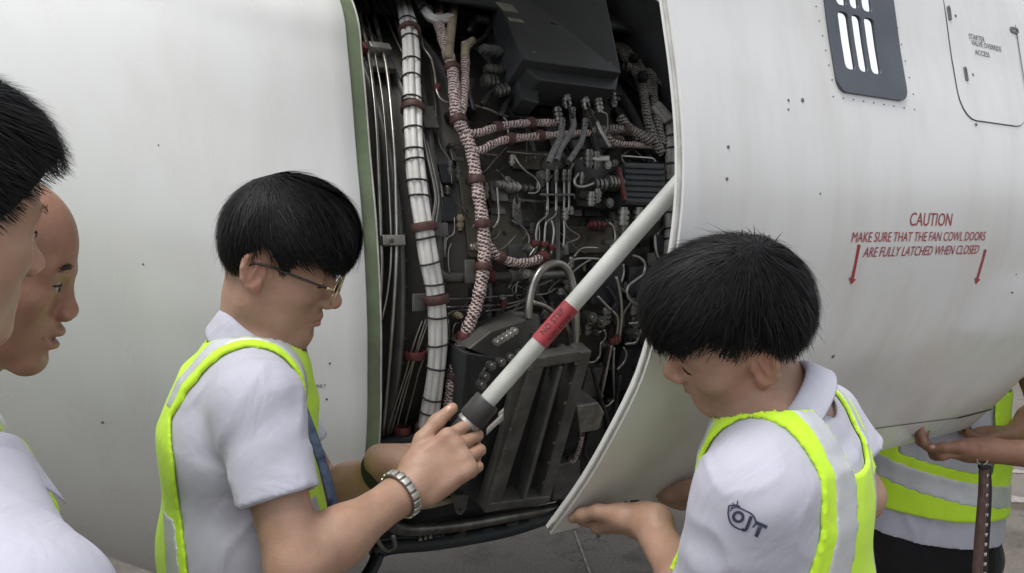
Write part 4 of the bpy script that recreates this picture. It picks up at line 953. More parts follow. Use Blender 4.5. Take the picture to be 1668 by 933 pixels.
M_trs = cloth_mat('black_trousers', (.012, .012, .014), (.008, .008, .009))
M_shoe = mat('black_shoe', (.01, .01, .01), .35)
M_hair = mat('black_hair', (.008, .0078, .008), .5, var=.6, scale=120, spec=.17)
M_hairb = mat('black_hair_base', (.006, .006, .007), .8, spec=.15)
M_lens = None
def glass_mat():
    m = bpy.data.materials.new('spectacle_glass'); m.use_nodes = True; b = m.node_tree.nodes['Principled BSDF']
    b.inputs['Transmission Weight'].default_value = 1; b.inputs['Roughness'].default_value = .02; b.inputs['IOR'].default_value = 1.08; b.inputs['Base Color'].default_value = (.97, .97, .97, 1); return m
def poly_sd(P2, poly):
    """signed distance of points (n,2) to a polygon, negative inside"""
    p = np.asarray(poly, np.float32); d = np.full(len(P2), 1e9, np.float32); ins = np.zeros(len(P2), bool)
    for i in range(len(p)):
        a, b = p[i], p[i-1]; e = b-a; w = P2-a; t = np.clip((w@e)/(e@e), 0, 1); q = w-t[:, None]*e; d = np.minimum(d, (q*q).sum(1))
        c = ((a[1] > P2[:, 1]) != (b[1] > P2[:, 1])) & (P2[:, 0] < (b[0]-a[0])*(P2[:, 1]-a[1])/(b[1]-a[1] if b[1] != a[1] else 1e-9)+a[0]); ins ^= c
    d = np.sqrt(d); return np.where(ins, -d, d)
# ------------------------------------------------------------------ hand
FB = [(.030, .092, .044, .026, .021, .0098), (.010, .096, .049, .030, .022, .0100), (-.011, .093, .045, .028, .022, .0096), (-.030, .085, .036, .021, .020, .0086)]
def hand_prims(wrist, ydir, zback, xthumb, curls, thumb, size=1., spread=0.):
    """local frame: y along the fingers, z out of the back of the hand, x to the thumb side. curls: per finger (mcp, pip, dip) degrees towards the palm"""
    y = unit(ydir); z = np.asarray(zback, float); z = unit(z-y*(z@y)); x = np.cross(y, z); x = x if x@np.asarray(xthumb) > 0 else -x
    M = np.stack([x, y, z]); o = []
    o += [rbox((.001, .052, -.001), (.040, .048, .0145), .013, None, .012)]
    o += [ell((.024, .038, -.012), (.018, .034, .016), .014), ell((-.024, .042, -.010), (.015, .036, .013), .012)]
    o += [cap((0, -.03, 0), (0, .02, 0), .025, .026, .02)]
    tips = []
    for (bx, by, l1, l2, l3, r), (c1, c2, c3) in zip(FB, curls):
        p = np.array([bx, by-.008, .001]); a = 0.; prev = p; sp = spread*bx/.03
        o += [ell(p+[0, .002, .004], (.0105, .012, .010), .010)]
        for l, c, ra, rb in ((l1, c1, r, r*.94), (l2, c2, r*.95, r*.88), (l3, c3, r*.88, r*.74)):
            a += R(c); q = prev+np.array([math.sin(sp)*l, math.cos(a)*math.cos(sp)*l, -math.sin(a)*l])
            o += [cap(prev, q, ra, rb, .0035)]; prev = q
        tips.append((prev, a, r))
    tp = [np.array(t) for t in thumb]
    for (a, b, ra, rb) in ((tp[0], tp[1], .017, .0125), (tp[1], tp[2], .0118, .0112), (tp[2], tp[3], .0112, .0088)): o += [cap(a, b, ra, rb, .007)]
    return xf(o, M*1., np.asarray(wrist), size), M, tips
THUMB_OPEN = [(.026, .022, -.010), (.048, .056, -.016), (.058, .086, -.014), (.060, .112, -.010)]
THUMB_SIDE = [(.026, .022, -.012), (.044, .052, -.024), (.040, .084, -.032), (.030, .108, -.034)]
# ------------------------------------------------------------------ hair
def hair(person, A, pos, cap_prims, hairline, n, length, crown, fwd=.6, grav=.5, rise=.002, jag=.010, seed=1, mat_=None, h=.003, width=.0013, free=.0, rough=.25, grow=None):
    """cap_prims in head space give the hair's volume; hairline(p) > 0 where hair grows"""
    prs = cap_prims
    def post(p, d): return -sm(-d, hairline(p)*1.0, .006) if False else np.maximum(d, .013-hairline(p))
    V, F = sdf_mesh(prs, h, post=post)
    ob = mesh_np('hair', V@A+pos, F, M_hairb, person)
    rg = np.random.default_rng(seed); ev = lambda q: evalp(prs, q.astype(np.float32)).astype(float)
    def grad(q):
        e = 1e-3; g = np.stack([ev(q+d)-ev(q-d) for d in np.eye(3)*e], 1); return g/np.maximum(np.linalg.norm(g, axis=1), 1e-9)[:, None]
    ok = V[(hairline(V.astype(np.float32)) > .0135) & (np.abs(ev(V)) < .004)]
    r = ok[rg.integers(len(ok), size=n)]+rg.normal(size=(n, 3))*.003
    L = length(r)*(.75+.5*rg.random(n)); K = 9; lift = rise*(.3+1.4*rg.random(n))*np.where(rg.random(n) < (.06 if free == 0 else 0), 2.4, 1.); pts = [r-grad(r)*ev(r)[:, None]]; side = rg.normal(size=n)*rough*.6+vnoise(r.astype(np.float32), 22., seed+3, 2)*rough*1.5; tang = None
    p = pts[0]
    for k in range(K-1):
        g = grad(p); v = p-np.asarray(crown); v /= np.maximum(np.linalg.norm(v, axis=1), 1e-6)[:, None]
        f = v+np.array([0, fwd, 0])*np.clip(p[:, 1:2]*12+.4, 0, 1)+np.array([0, 0, -grav])
        if grow is not None: f = grow(p, f)
        f -= g*(f*g).sum(1)[:, None]; f /= np.maximum(np.linalg.norm(f, axis=1), 1e-6)[:, None]
        sd_ = np.cross(g, f); f = f+sd_*(side*(1-k/K))[:, None]+rg.normal(size=(n, 3))*.05
        if tang is not None: f = f*.6+tang*.4
        f /= np.linalg.norm(f, axis=1)[:, None]; tang = f; p = p+f*(L/(K-1))[:, None]
        tgt = lift*(k+1)/(K-1)*(1+free*(k/(K-1))); d = ev(p)
        p = p-grad(p)*(d-tgt)[:, None]*(1.0 if free == 0 else .7)
        pts.append(p)
    Pt = np.stack(pts, 1)                                                     # n, K, 3
    # keep strands from crossing the face: drop points well below the hairline
    hl = hairline(Pt.reshape(-1, 3).astype(np.float32)).reshape(n, K); low = -jag*(.2+1.3*rg.random(n))
    for k in range(1, K):
        bad = hl[:, k] < low; Pt[bad, k] = Pt[bad, k-1]
    T = np.gradient(Pt, axis=1); T /= np.maximum(np.linalg.norm(T, axis=2), 1e-9)[..., None]
    G = grad(Pt.reshape(-1, 3)).reshape(n, K, 3); B = np.cross(G, T); B /= np.maximum(np.linalg.norm(B, axis=2), 1e-9)[..., None]
    w_ = width*(.6+.8*rg.random(n))[:, None, None]*np.linspace(1, .12, K)[None, :, None]
    VV = np.stack([Pt+B*w_*.5, Pt-B*w_*.5+G*w_*.25], 2).reshape(-1, 3)
    b0 = (np.arange(n)*K*2)[:, None]+(np.arange(K-1)*2)[None]; b0 = b0.reshape(-1); FF = np.stack([b0, b0+1, b0+3, b0+2], 1)
    st_ = mesh_np('hair_strands', VV@A+pos, FF, mat_ or M_hair, ob); tag(st_, kind='stuff')
    return ob
def bowl_line(front, temple, burn, ear, back, nape, xs=(.10, .06, .028, -.006, -.04, -.105)):
    ys = np.array(xs[::-1]); zs = np.array([front, temple, burn, ear, back, nape][::-1])
    return lambda p: p[:, 2]-np.interp(p[:, 1], ys, zs).astype(np.float32)
def brow(person, A, pos, s, seed, n=170, thick=1.):
    rg = np.random.default_rng(seed); u = rg.random(n); x = s*(.014+.036*u); y = .0925-.45*np.maximum(np.abs(x)-.012, 0)**1.0*.55; z = .0175+.006*np.sin(u*2.4)+rg.normal(size=n)*.0026*thick*(1-.5*u)
    P0 = np.stack([x, y, z], 1); d = np.stack([s*np.full(n, .9), np.full(n, -.35), .5-.9*u], 1)+rg.normal(size=(n, 3))*.15; P1 = P0+d*.0065; V = np.stack([P0+[0, 0, .00035], P0-[0, 0, .00035], P1], 1).reshape(-1, 3)
    return V, np.arange(n*3).reshape(-1, 3)
# ------------------------------------------------------------------ whole figure
def figure(label, name='person', base=None, group=None):
    o = empty(name, base); tag(o, label, 'person', group); return o
def lat_axes(lat):
    l = unit(np.array([lat[0], lat[1], 0.])); f = np.array([-l[1], l[0], 0.]); return l, f       # lat = his right; forward
def skin_body(person, m, head_pr, A, hp, neck_base, chest, pelvis, lat, arms, hands, h=.0026, neck_r=(.051, .058), hscale=1.):
    prs = list(xf(head_pr, A, hp, hscale))
    nb = np.asarray(neck_base); top = hp+(np.array([0, -.008, -.064])*hscale)@A
    prs += [cap(top, nb, neck_r[0], neck_r[1], .03)]
    prs += [ecap(nb+(chest-nb)*.35, chest, lat, .12, .07, .14, .09, .05), ecap(chest, pelvis, lat, .135, .088, .13, .09, .05)]
    for sh, el, wr in arms:
        sh, el, wr = map(np.asarray, (sh, el, wr)); prs += [cap(nb+(sh-nb)*.4, sh, .042, .043, .04), cap(sh, el, .042, .036, .02)]
        prs += [cap(el, el+(wr-el)*.35, .0355, .0355, .02), cap(el+(wr-el)*.35, wr, .0355, .0250, .03)]
    for hd in hands: prs += hd
    V, F = sdf_mesh(prs, h)
    ob = mesh_np('body', V, F, m, person)
    q = ((V-hp)@A.T)/hscale; me = ob.data
    lip = np.exp(-((q[:, 0]/.021)**2+((q[:, 2]+.0685)/.0085)**2)*1.3)*(q[:, 1] > .06); lip = np.clip(lip*1.4-.25, 0, 1)*.85
    bl = np.clip(1-np.abs(np.abs(q[:, 0])-.08)/.014, 0, 1)*(np.abs(q[:, 2]) < .045)*.5+np.exp(-((q[:, 0])**2+(q[:, 1]-.11)**2+(q[:, 2]+.036)**2)/.0004)*.35
    for nm, v in (('lip', lip), ('blush', bl)):
        at = me.attributes.new(nm, 'FLOAT', 'POINT'); at.data.foreach_set('value', v.astype(np.float32))
    return ob
def sleeve_prim(sh, e, d, r0, r1, k=.035):
    sh = np.asarray(sh, np.float32); e = np.asarray(e, np.float32); d = np.asarray(d, np.float32); ax = e+d*.06-sh; L = float(ax@ax); al = math.sqrt(L)
    u = unit(np.cross(d, [.2, .1, 1])).astype(np.float32); v = np.cross(d, u)
    def f(p):
        q = p-sh; t = np.clip((q@ax)/L, 0, 1); a = (p-e)@d; w = q-t[:, None]*ax; ph = np.arctan2(w@u, w@v)
        c = np.sqrt((w*w).sum(-1))-(r0+(r1-r0)*t)-np.clip((a+.03)*40, 0, 1)*.0016+.0022*np.sin(ph*3+1)*np.clip(t*1.5, 0, 1)+.0016*np.sin(a*95+ph*2)*np.exp(-((a+.07)/.05)**2)
        return np.maximum(np.maximum(c, a), np.where(a > -.07, -(c+.0125), -1.))
    return Pr(f, (sh+e)/2, al/2+max(r0, r1)+.03, k)
def shirt_prims(neck_base, chest, waist, pelvis, lat, arms, girth=1., sl=.62, sr=(.070, .066), dep=1., sls=None, dep2=None):
    """torso primitives (also the vest's base) and the two open sleeves"""
    nb = np.asarray(neck_base); o = []
    dep2 = dep2 or dep
    o += [ecap(chest, waist, lat, .158*girth, .108*girth*dep, .150*girth, .108*girth*dep2, .05)]
    o += [ecap(waist, pelvis, lat, .150*girth, .108*girth*dep2, .165*girth, .118*girth*dep2, .05)]
    o += [ecap(nb+(chest-nb)*.40, chest, lat, .120*girth, .075*dep, .158*girth, .105*girth*dep, .06)]
    o += [cap(nb+[0, 0, -.01], nb+(chest-nb)*.3, .062, .085, .05)]
    sv = []
    for i, (sh, el, wr) in enumerate(arms):
        sh, el = np.asarray(sh), np.asarray(el); d = unit(el-sh); e = sh+(el-sh)*(sls[i] if sls else sl)
        o += [cap(nb+(sh-nb)*.30, sh-(sh-nb)*.06, .056, sr[0]*.82, .05)]
        sv += [sleeve_prim(sh, e, d, sr[0]*.86, sr[1])]
    return o, sv
def crumple(p, seed, amp):
    q = p*np.array([1, 1, .55], np.float32); w = vnoise(q, 6.5, seed, 3)
    r = 1-np.minimum(np.abs(vnoise(p*np.array([1, 1, .8], np.float32)+.02*w[:, None], 5.0, seed+50, 2))*1.6, 1)
    return amp*w-amp*1.3*r**3
def shirt(person, prs, sleeves, nb, ntop, hem_z, seed, h=.0042, folds=(), amp=.0022, name='polo_shirt', neck_r=.066, m=None):
    nb = np.asarray(nb, np.float32); nd = unit(np.asarray(ntop)-nb).astype(np.float32)
    allp = prs+list(folds)+sleeves
    def post(p, d):
        out = d+crumple(p, seed, amp)
        q = p-nb; t = q@nd; rad = np.sqrt(np.maximum((q*q).sum(1)-t*t, 0)); out = np.where(t > -.035, np.maximum(out, neck_r-rad-np.maximum(-t, 0)*.6), out)
        return np.maximum(out, (hem_z-p[:, 2]))
    V, F = sdf_mesh(allp, h, post=post); V = relax(V, F, 3)
    return mesh_np(name, V, F, m or M_shirt, person), allp
def vest(person, prs, seed, org, lat, hole, zlow, ntop, nb, amp=.0022, off=.0050, h=.0034, band=(.020, .058), band_fn=None, nr=.085, m=None, dip=None, extra=None, fe=None):
    """vest: an offset of the shirt; hole = (heights above the chest, half widths of the front and back panels there)"""
    l, f = lat_axes(lat); org = np.asarray(org, float); l = l.astype(np.float32); f = f.astype(np.float32)
    nb = np.asarray(nb, np.float32); nd = unit(np.asarray(ntop)-nb).astype(np.float32)
    def fields(p, d):
        d0 = d+amp*vnoise(p*np.array([1, 1, .55], np.float32), 6.5, seed, 3)-amp-off
        q = (p-org).astype(np.float32); fz = np.stack([q@f, q[:, 2]], 1); ll = np.abs(q@l)
        e = (np.interp(fz[:, 1], hole[0], hole[1])-ll).astype(np.float32)
        if fe is not None: e = np.maximum(e, np.maximum(np.interp(fz[:, 1], fe[0], fe[1])-fz[:, 0], np.minimum(fz[:, 0]-np.interp(fz[:, 1], fe[0], fe[2]), .112-ll))).astype(np.float32)
        q = p-nb; t = q@nd; rad = np.sqrt(np.maximum((q*q).sum(1)-t*t, 0)); nk = np.where(t > -.10, nr-rad-np.maximum(-t, 0)*.5, -.05)
        cut = np.maximum(nk, zlow-p[:, 2])
        if dip is not None: cut = np.maximum(cut, -np.maximum(np.maximum(ll-dip[0]-np.maximum(fz[:, 1]-dip[1], 0)*.2, fz[:, 0]-.01), dip[1]-fz[:, 1]))
        if extra is not None: cut = np.maximum(cut, extra(p, fz, ll))
        return d0, e, fz, q, cut
    def post(p, d):
        d0, e, fz, q, cut = fields(p, d); return np.maximum(np.maximum(np.maximum(d0, -e), -(d0+max(.0062, 1.75*h))), cut)
    def post_b(p, d):
        d0, e, fz, q, cut = fields(p, d); bs = np.maximum(band[0]-e, e-band[1]) if band_fn is None else band_fn(p, fz, e)
        d1 = d0-.0013; return np.maximum(np.maximum(np.maximum(d1, bs), -(d1+max(.0068, 1.8*h))), np.maximum(cut+.002, -e))
    V, F = sdf_mesh(prs, h, post=post); V = relax(V, F, 16); ob = mesh_np('safety_vest', V, F, m or M_hi, person)
    V, F = sdf_mesh(prs, h, post=post_b)
    if len(F):
        V = relax(V, F, 14)
        lab = np.arange(len(V))                                      # split into connected pieces, each a part of its own
        while True:
            mn = lab[F].min(1); new = lab.copy(); np.minimum.at(new, F.ravel(), np.repeat(mn, 4)); new = new[new]
            if (new == lab).all(): break
            lab = new
        for k in np.unique(lab[F[:, 0]]):
            Fk = F[lab[F[:, 0]] == k]
            if len(Fk) < 60: continue
            u, inv = np.unique(Fk, return_inverse=True); mesh_np('reflective_band', V[u], inv.reshape(Fk.shape), M_band, ob)
    return ob
def collar(person, nb, ndir, fwd_, r0=.062, r1=.088, drop=.038, rise=.034, point=.03, m=None, open_=.35, lift=0., squash=1.):
    """folded polo collar: a stand and a turned-down leaf"""
    nd = unit(ndir); f = unit(np.asarray(fwd_)-nd*(np.asarray(fwd_)@nd)); l = np.cross(f, nd); n = 40; rows = []
    an = np.linspace(open_, 2*math.pi-open_, n)                          # 0 = front
    for a in an:
        d = f*math.cos(a)+l*math.sin(a)*squash; fr = .5+.5*math.cos(a); top = rise*(1-.75*fr)+lift; pk = point*max(0, 1-abs(min(a, 2*math.pi-a)-open_)/.7)**1.5
        rows.append([nb+d*(r0-.006)+nd*(top-.03), nb+d*(r0-.002)+nd*top, nb+d*(r0+.004)+nd*(top+.003), nb+d*(r0+.010)+nd*(top-.004), nb+d*(r1-.006)+nd*(top-drop*.6), nb+d*(r1+.004*fr+pk*.6)+nd*(top-drop-pk)])
    V = np.array(rows); V2 = V.copy(); k = V.shape[1]; V = V.reshape(-1, 3)
    F = [(i*k+j, i*k+j+1, (i+1)*k+j+1, (i+1)*k+j) for i in range(n-1) for j in range(k-1)]
    o = mesh_np('collar', V, F, m or M_shirt, person); md = o.modifiers.new('thick', 'SOLIDIFY'); md.thickness = .0035; md.offset = 0
    md = o.modifiers.new('sub', 'SUBSURF'); md.levels = 1; md.render_levels = 1
    return o
def legs(person, pelvis, lat, face, h=.008, foot_z=.0, lean=None):
    l, f = lat_axes(lat); pv = np.asarray(pelvis, float); prs = [ecap(pv+[0, 0, .10], pv-[0, 0, .02], l, .15, .10, .165, .115, .03)]; sho = []
    for s in (-1, 1):
        hp = pv+l*s*.085-[0, 0, .04]; gx = np.array([pv[0], pv[1], 0])+l*s*.11+(np.zeros(3) if lean is None else np.array([lean[0], lean[1], 0])); kn = (hp+gx)/2+f*.03+[0, 0, .02]; an = gx+[0, 0, .09]
        prs += [cap(hp, kn, .085, .062, .04), cap(kn, an+[0, 0, -.02], .062, .052, .03)]; sho.append((an, f))
    V, F = sdf_mesh(prs, h, post=lambda p, d: d+.004*vnoise(p, 5, 3, 2)); mesh_np('trousers', V, F, M_trs, person)
    for an, f in sho:
        a = np.array([an[0], an[1], .0]); pr = [ecap(a-f*.05+[0, 0, .04], a+f*.05+[0, 0, .038], np.cross(f, [0, 0, 1.]), .040, .04, .045, .036, .02), ell(a+f*.11+[0, 0, .03], (.045, .07, .03), .03, np.stack([np.cross(f, [0, 0, 1.]), f, [0, 0, 1.]]))]
        V, F = sdf_mesh(pr, .008, post=lambda p, d: np.maximum(d, .003-p[:, 2])); mesh_np('shoe', V, F, M_shoe, person)
UP = np.array([0, 0, 1.])
def Hp(*v): return np.array(v)+np.array([0, 0, CAM_H])
def add_brows(person, A, pos, seed, sc=1., thick=1.):
    for s in (-1, 1):
        V, F = brow(person, A, pos, s, seed, thick=thick); mesh_np('eyebrow', (V*sc)@A+pos, F, M_hair, person)
def lash(person, A, pos, sc=1., dz=0., sides=(-1, 1)):
    for s in sides:
        x = np.linspace(.0185, .0455, 9); an = (x-.031)/.0155; pts = np.stack([s*x, .0708+.0132*np.sqrt(np.maximum(1-an**2, 0.02)), -.0085+dz-.002*an], 1)
        tube('eyelashes', (pts*sc)@A+pos, [.0006]+[.0011]*7+[.0005], M_hair, person, 5)
# ================================================================== man with glasses, centre left
M_sk2 = skin_mat('skin_tan', (.44, .27, .19), (.36, .15, .12), (.45, .19, .125))
A2 = head_axes(.08, .31, .05); h2 = Hp(-.358, 1.2741, -.138)
p2 = figure('man in glasses and lime safety vest gripping the lower end of the support rod', base=(P(400, 900, 1.33)[0], P(400, 900, 1.33)[1], 0))
nb2 = P(414, 590, 1.30); ch2 = P(394, 695, 1.315); wa2 = P(402, 870, 1.32); pe2 = P(402, 1080, 1.33); lat2 = np.array([.12, -1, 0])
armR2 = (P(420, 662, 1.150), P(482, 925, 1.10), P(668, 794, 1.235)); armL2 = (P(424, 625, 1.47), P(530, 812, 1.50), P(648, 753, 1.395))
GR = [(22, 30, 20), (38, 62, 40), (44, 68, 45), (50, 70, 48)]
hR2, MR2, _ = hand_prims(armR2[2], P(775, 718, 1.262)-armR2[2], -_fwd+UP*.35, UP-np.array([.25, 0, 0]), GR, [(.024, .020, -.010), (.050, .054, -.012), (.060, .088, -.014), (.063, .118, -.012)], .99)
hL2, ML2, _ = hand_prims(armL2[2], P(742, 770, 1.40)-armL2[2], -UP+_fwd*.3, -_fwd, [(45, 50, 30)]*4, THUMB_SIDE, 1.0)
skin_body(p2, M_sk2, head_prims(), A2, h2, nb2, ch2, pe2, lat2, (armR2, armL2), (hR2, hL2))
pr2, cu2 = shirt_prims(nb2, ch2, wa2, pe2, lat2, (armR2, armL2), 1.0, .58, (.064, .052), dep=.86, dep2=.97)
fd2 = [cap(P(352, 720, 1.20), P(375, 800, 1.17), .006, .003, .02, 's'), cap(P(345, 690, 1.21), P(420, 640, 1.10), .004, .003, .014, 's'), cap(P(360, 830, 1.2), P(400, 900, 1.2), .006, .004, .02, 's')]
shirt(p2, pr2, cu2, nb2, h2, pe2[2]-.06, 5, folds=fd2)
collar(p2, nb2+UP*.034+np.array([.012, 0, 0]), UP*.9+np.array([.34, 0, 0]), np.array([1, -.1, -.1]), .060, .082, .044, .034, .045)
hole2 = ((-.60, -.13, .02, .06, .09, .14), (.075, .085, .100, .104, .102, .102))
def bf2(p, fz, e):
    return np.maximum(np.maximum(.012-e, e-.038), np.minimum(.055-fz[:, 1], np.maximum(fz[:, 1]+.09, -.40-fz[:, 1]))).astype(np.float32)
vest(p2, pr2+cu2, 5, ch2, lat2, hole2, pe2[2]-.03, h2, nb2, band_fn=bf2, nr=.074, fe=((-.6, -.22, -.13, -.075, 0, .045, .075, .09), (-.030, -.036, -.046, -.058, -.062, -.075, -.12, -.3), (.085, .085, .085, .085, .085, .085, .12, .3)))
cp2 = [ell((0, .010, .048), (.084, .090, .087), 0), ell((0, .044, .052), (.076, .062, .062), .04), ell((0, -.026, .028), (.076, .054, .066), .03), ell((.012, .03, .137), (.010, .03, .010), .02, op='s')]
def hl2(p):
    a = np.abs(p[:, 0]); y = p[:, 1]; z = np.interp(y, [-.12, -.085, -.055, -.035, -.012, .006, .022, .030, .045, .09, .12], [-.05, -.070, -.064, -.02, .028, .032, -.008, .004, .034, .028, .016]).astype(np.float32)
    return p[:, 2]-z
hair(p2, A2, h2, cp2, hl2, 9000, lambda r: np.where(r[:, 1] > .02, .075, np.where(r[:, 2] < .02, .022, .06)), (0, -.055, .13), fwd=.75, grav=.75, rise=.0045, jag=.015, seed=2, rough=.32)
add_brows(p2, A2, h2, 3); lash(p2, A2, h2)
def nail(person, wrist, M, size, a, b, r, up_):
    """fingernail on the last joint from a to b (hand space), on its up_ side"""
    w = lambda q: np.asarray(wrist)+(np.asarray(q)*size)@M
    A, B = w(a), w(b); d = unit(B-A); n = w(np.asarray(a)+up_)-A; n = unit(n-d*(n@d)); c = A+(B-A)*.78+n*(r*size*.80)
    V, F = sdf_mesh([ell(c, (.0052*size, .0075*size, .0022*size), 0, np.stack([np.cross(d, n), d, n]))], .0009); mesh_np('fingernail', V, F, M_nail, person)
M_nail = mat('nail_pink', (.52, .30, .23), .25, var=.08, scale=60)
TH2 = [(.024, .020, -.010), (.050, .054, -.012), (.060, .088, -.014), (.063, .118, -.012)]
nail(p2, armR2[2], MR2, .99, TH2[2], TH2[3], .0095, np.array([.3, 0, 1.]))
# glasses
gl = empty('eyeglasses', p2.location); gl.parent = p2; gl.matrix_parent_inverse = Matrix.Translation(-p2.location)
M_gold = mat('gold_rim', (.55, .42, .27), .25, .9); M_arm = mat('dark_temple_arm', (.03, .025, .02), .4); M_lens = glass_mat()
G = lambda *v: np.array(v)@A2+h2
for s in (-1, 1):
    an = np.linspace(0, 2*math.pi, 33); rim = [G(s*(.034+.0245*math.cos(a)), .1045-.10*abs(.034+.0245*math.cos(a))**1.0*.35, -.010+.021*math.sin(a)) for a in an]
    tube('lens_rim', rim, .0012, M_gold, gl, 6)
    ce = G(s*.034, .1033, -.010); V = np.array([ce]+rim[:-1]); mesh_np('lens', V, [(0, i+1, (i+1) % 32+1) for i in range(32)], M_lens, gl)
    tube('temple_arm', [G(s*.059, .100, -.004), G(s*.070, .092, -.001), G(s*.076, .06, .002), G(s*.080, .01, .006), G(s*.081, -.012, .004), G(s*.082, -.028, -.012)], [.0016, .0018, .002, .002, .002, .0016], M_arm, gl, 6)
    tube('hinge', [G(s*.058, .101, -.006), G(s*.062, .100, -.003), G(s*.070, .093, -.001)], .0024, M_gold, gl, 6)
tube('bridge', [G(-.0095, .103, -.004), G(0, .106, -.001), G(.0095, .103, -.004)], .0013, M_gold, gl, 6)
# bracelet and watch
def wristband(person, name, wr, el, t, r, w_, m, links=0, m2=None):
    d = unit(np.asarray(el)-np.asarray(wr)); c = np.asarray(wr)+d*t
    o = MB().lathe(c-d*w_/2, d, [(0, r-.002), (0, r+.0015), (w_*.5, r+.0022), (w_, r+.0015), (w_, r-.002)], 28).build(name, m, person)
    u = unit(np.cross(d, [.3, .2, .9])); v = np.cross(d, u)
    for i in range(links):
        a = 2*math.pi*i/links; nn = u*math.cos(a)+v*math.sin(a); MB().box(c+nn*(r+.0025), w_*1.05, 2*math.pi*r/links*.78, .003, (d, np.cross(nn, d), nn), .0008).build('bracelet_link', m2 or m, o, False)
    return o
M_brc = mat('steel_bracelet', (.62, .60, .55), .28, .9, var=.1, scale=60); M_strap = mat('black_strap', (.015, .015, .016), .5)
wristband(p2, 'bracelet', armR2[2], armR2[1], .018, .0325, .012, M_dsteel, 18, M_brc)
wb = wristband(p2, 'wristwatch', armL2[2], armL2[1], .042, .0345, .018, M_strap); MB().lathe(armL2[2]+unit(armL2[1]-armL2[2])*.042+UP*.024+_fwd*-.022, UP-_fwd, [(0, 0), (0, .013), (.006, .013), (.007, .011), (.007, 0)], 20).build('watch_case', M_dsteel, wb)
# lanyard down the chest
M_navy = mat('navy_lanyard', (.015, .028, .085), .6, col2=(.10, .15, .22), scale=70)
ln = [P(446, 580, 1.23), P(462, 603, 1.20), P(482, 640, 1.19), P(502, 690, 1.19), P(522, 745, 1.195), P(538, 800, 1.20), P(550, 850, 1.21)]
tube('lanyard', catmull(ln, 6), .0085, M_navy, p2, 8, True, .25, np.array([.75, -.6, .25]))
legs(p2, pe2, lat2, None)
# ================================================================== man at the right, bending over the cowl door
M_sk3 = skin_mat('skin_brown', (.46, .285, .205), (.33, .14, .11), (.46, .18, .12))
A3 = head_axes(3.03, .40, -.50); h3 = Hp(.300, 1.117, -.200)
p3 = figure('man with thick black hair bending down, lettered sleeve, lime vest seen from behind', base=(P(1330, 900, 1.2)[0], P(1330, 900, 1.2)[1], 0))
nb3 = P(1274, 690, 1.15); ch3 = P(1276, 805, 1.165); wa3 = P(1284, 960, 1.18); pe3 = P(1310, 1180, 1.20); shL3, shR3 = P(1222, 806, 1.06), P(1330, 694, 1.27)
lat3 = shR3-shL3
armL3 = (shL3, P(1165, 1012, 1.13), P(1050, 848, 1.335)); armR3 = (shR3, P(1396, 806, 1.26), P(1170, 802, 1.48))
hL3, ML3, _ = hand_prims(armL3[2], P(968, 856, 1.45)-armL3[2], -UP*.9-_fwd*.35, np.array([-.4, .9, 0])-_fwd, [(10, 14, 8), (14, 20, 10), (16, 22, 12), (20, 24, 12)], THUMB_OPEN, 1.0)
hR3, MR3, _ = hand_prims(armR3[2], P(1095, 812, 1.53)-armR3[2], -UP*.8-_fwd*.5, _fwd, [(15, 25, 15)]*4, THUMB_OPEN, 1.0)
skin_body(p3, M_sk3, head_prims(nose=.9), A3, h3, nb3, ch3, pe3, lat3, (armL3, armR3), (hL3, hR3))
pr3, cu3 = shirt_prims(nb3, ch3, wa3, pe3, lat3, (armL3, armR3), .86, .74, (.072, .070), sls=(.74, .5))
fd3 = [cap(P(1300, 830, 1.05), P(1260, 900, 1.02), .006, .004, .018, 's'), cap(P(1310, 900, 1.06), P(1270, 940, 1.03), .005, .003, .016, 's')]
shirt3, all3 = shirt(p3, pr3, cu3, nb3, h3, pe3[2]-.06, 8, folds=fd3, neck_r=.074)
l3, f3 = lat_axes(lat3)
collar(p3, nb3+UP*.022, (h3+np.array([0, 0, -.10]))-nb3+UP*.03, f3*.8+np.array([-.5, 0, 0]), .060, .080, .036, .022, .03)
hole3 = ((-.60, -.22, -.10, .0, .07, .14), (.132, .128, .118, .106, .100, .102))
vest(p3, pr3+cu3, 8, ch3, lat3, hole3, pe3[2]-.03, h3, nb3, band=(.020, .060), nr=.078, dip=(.040, .062))
cp3 = [ell((0, .000, .046), (.084, .100, .087), 0), ell((0, .044, .054), (.074, .058, .058), .04), ell((0, -.040, .02), (.078, .058, .062), .03)]
def hl3(p):
    y = p[:, 1]; z = np.interp(y, [-.12, -.085, -.055, -.035, -.012, .006, .022, .032, .05, .09, .12], [-.030, -.040, -.032, -.004, .034, .042, .030, .046, .066, .058, .048]).astype(np.float32); return p[:, 2]-z
hair(p3, A3, h3, cp3, hl3, 9500, lambda r: np.where(r[:, 1] > .02, .075, np.where(r[:, 2] < .02, .018, .055)), (0, -.06, .12), fwd=.6, grav=.55, rise=.006, jag=.014, seed=5, rough=.4)
add_brows(p3, A3, h3, 6, thick=1.3); lash(p3, A3, h3)
MB().box(P(1140, 842, 1.09), .010, .022, .006, (np.array([.8, .6, 0]), UP, np.array([-.6, .8, 0])), .002).build('vest_tab', mat('orange_tab', (.8, .16, .05), .6), p3, False)
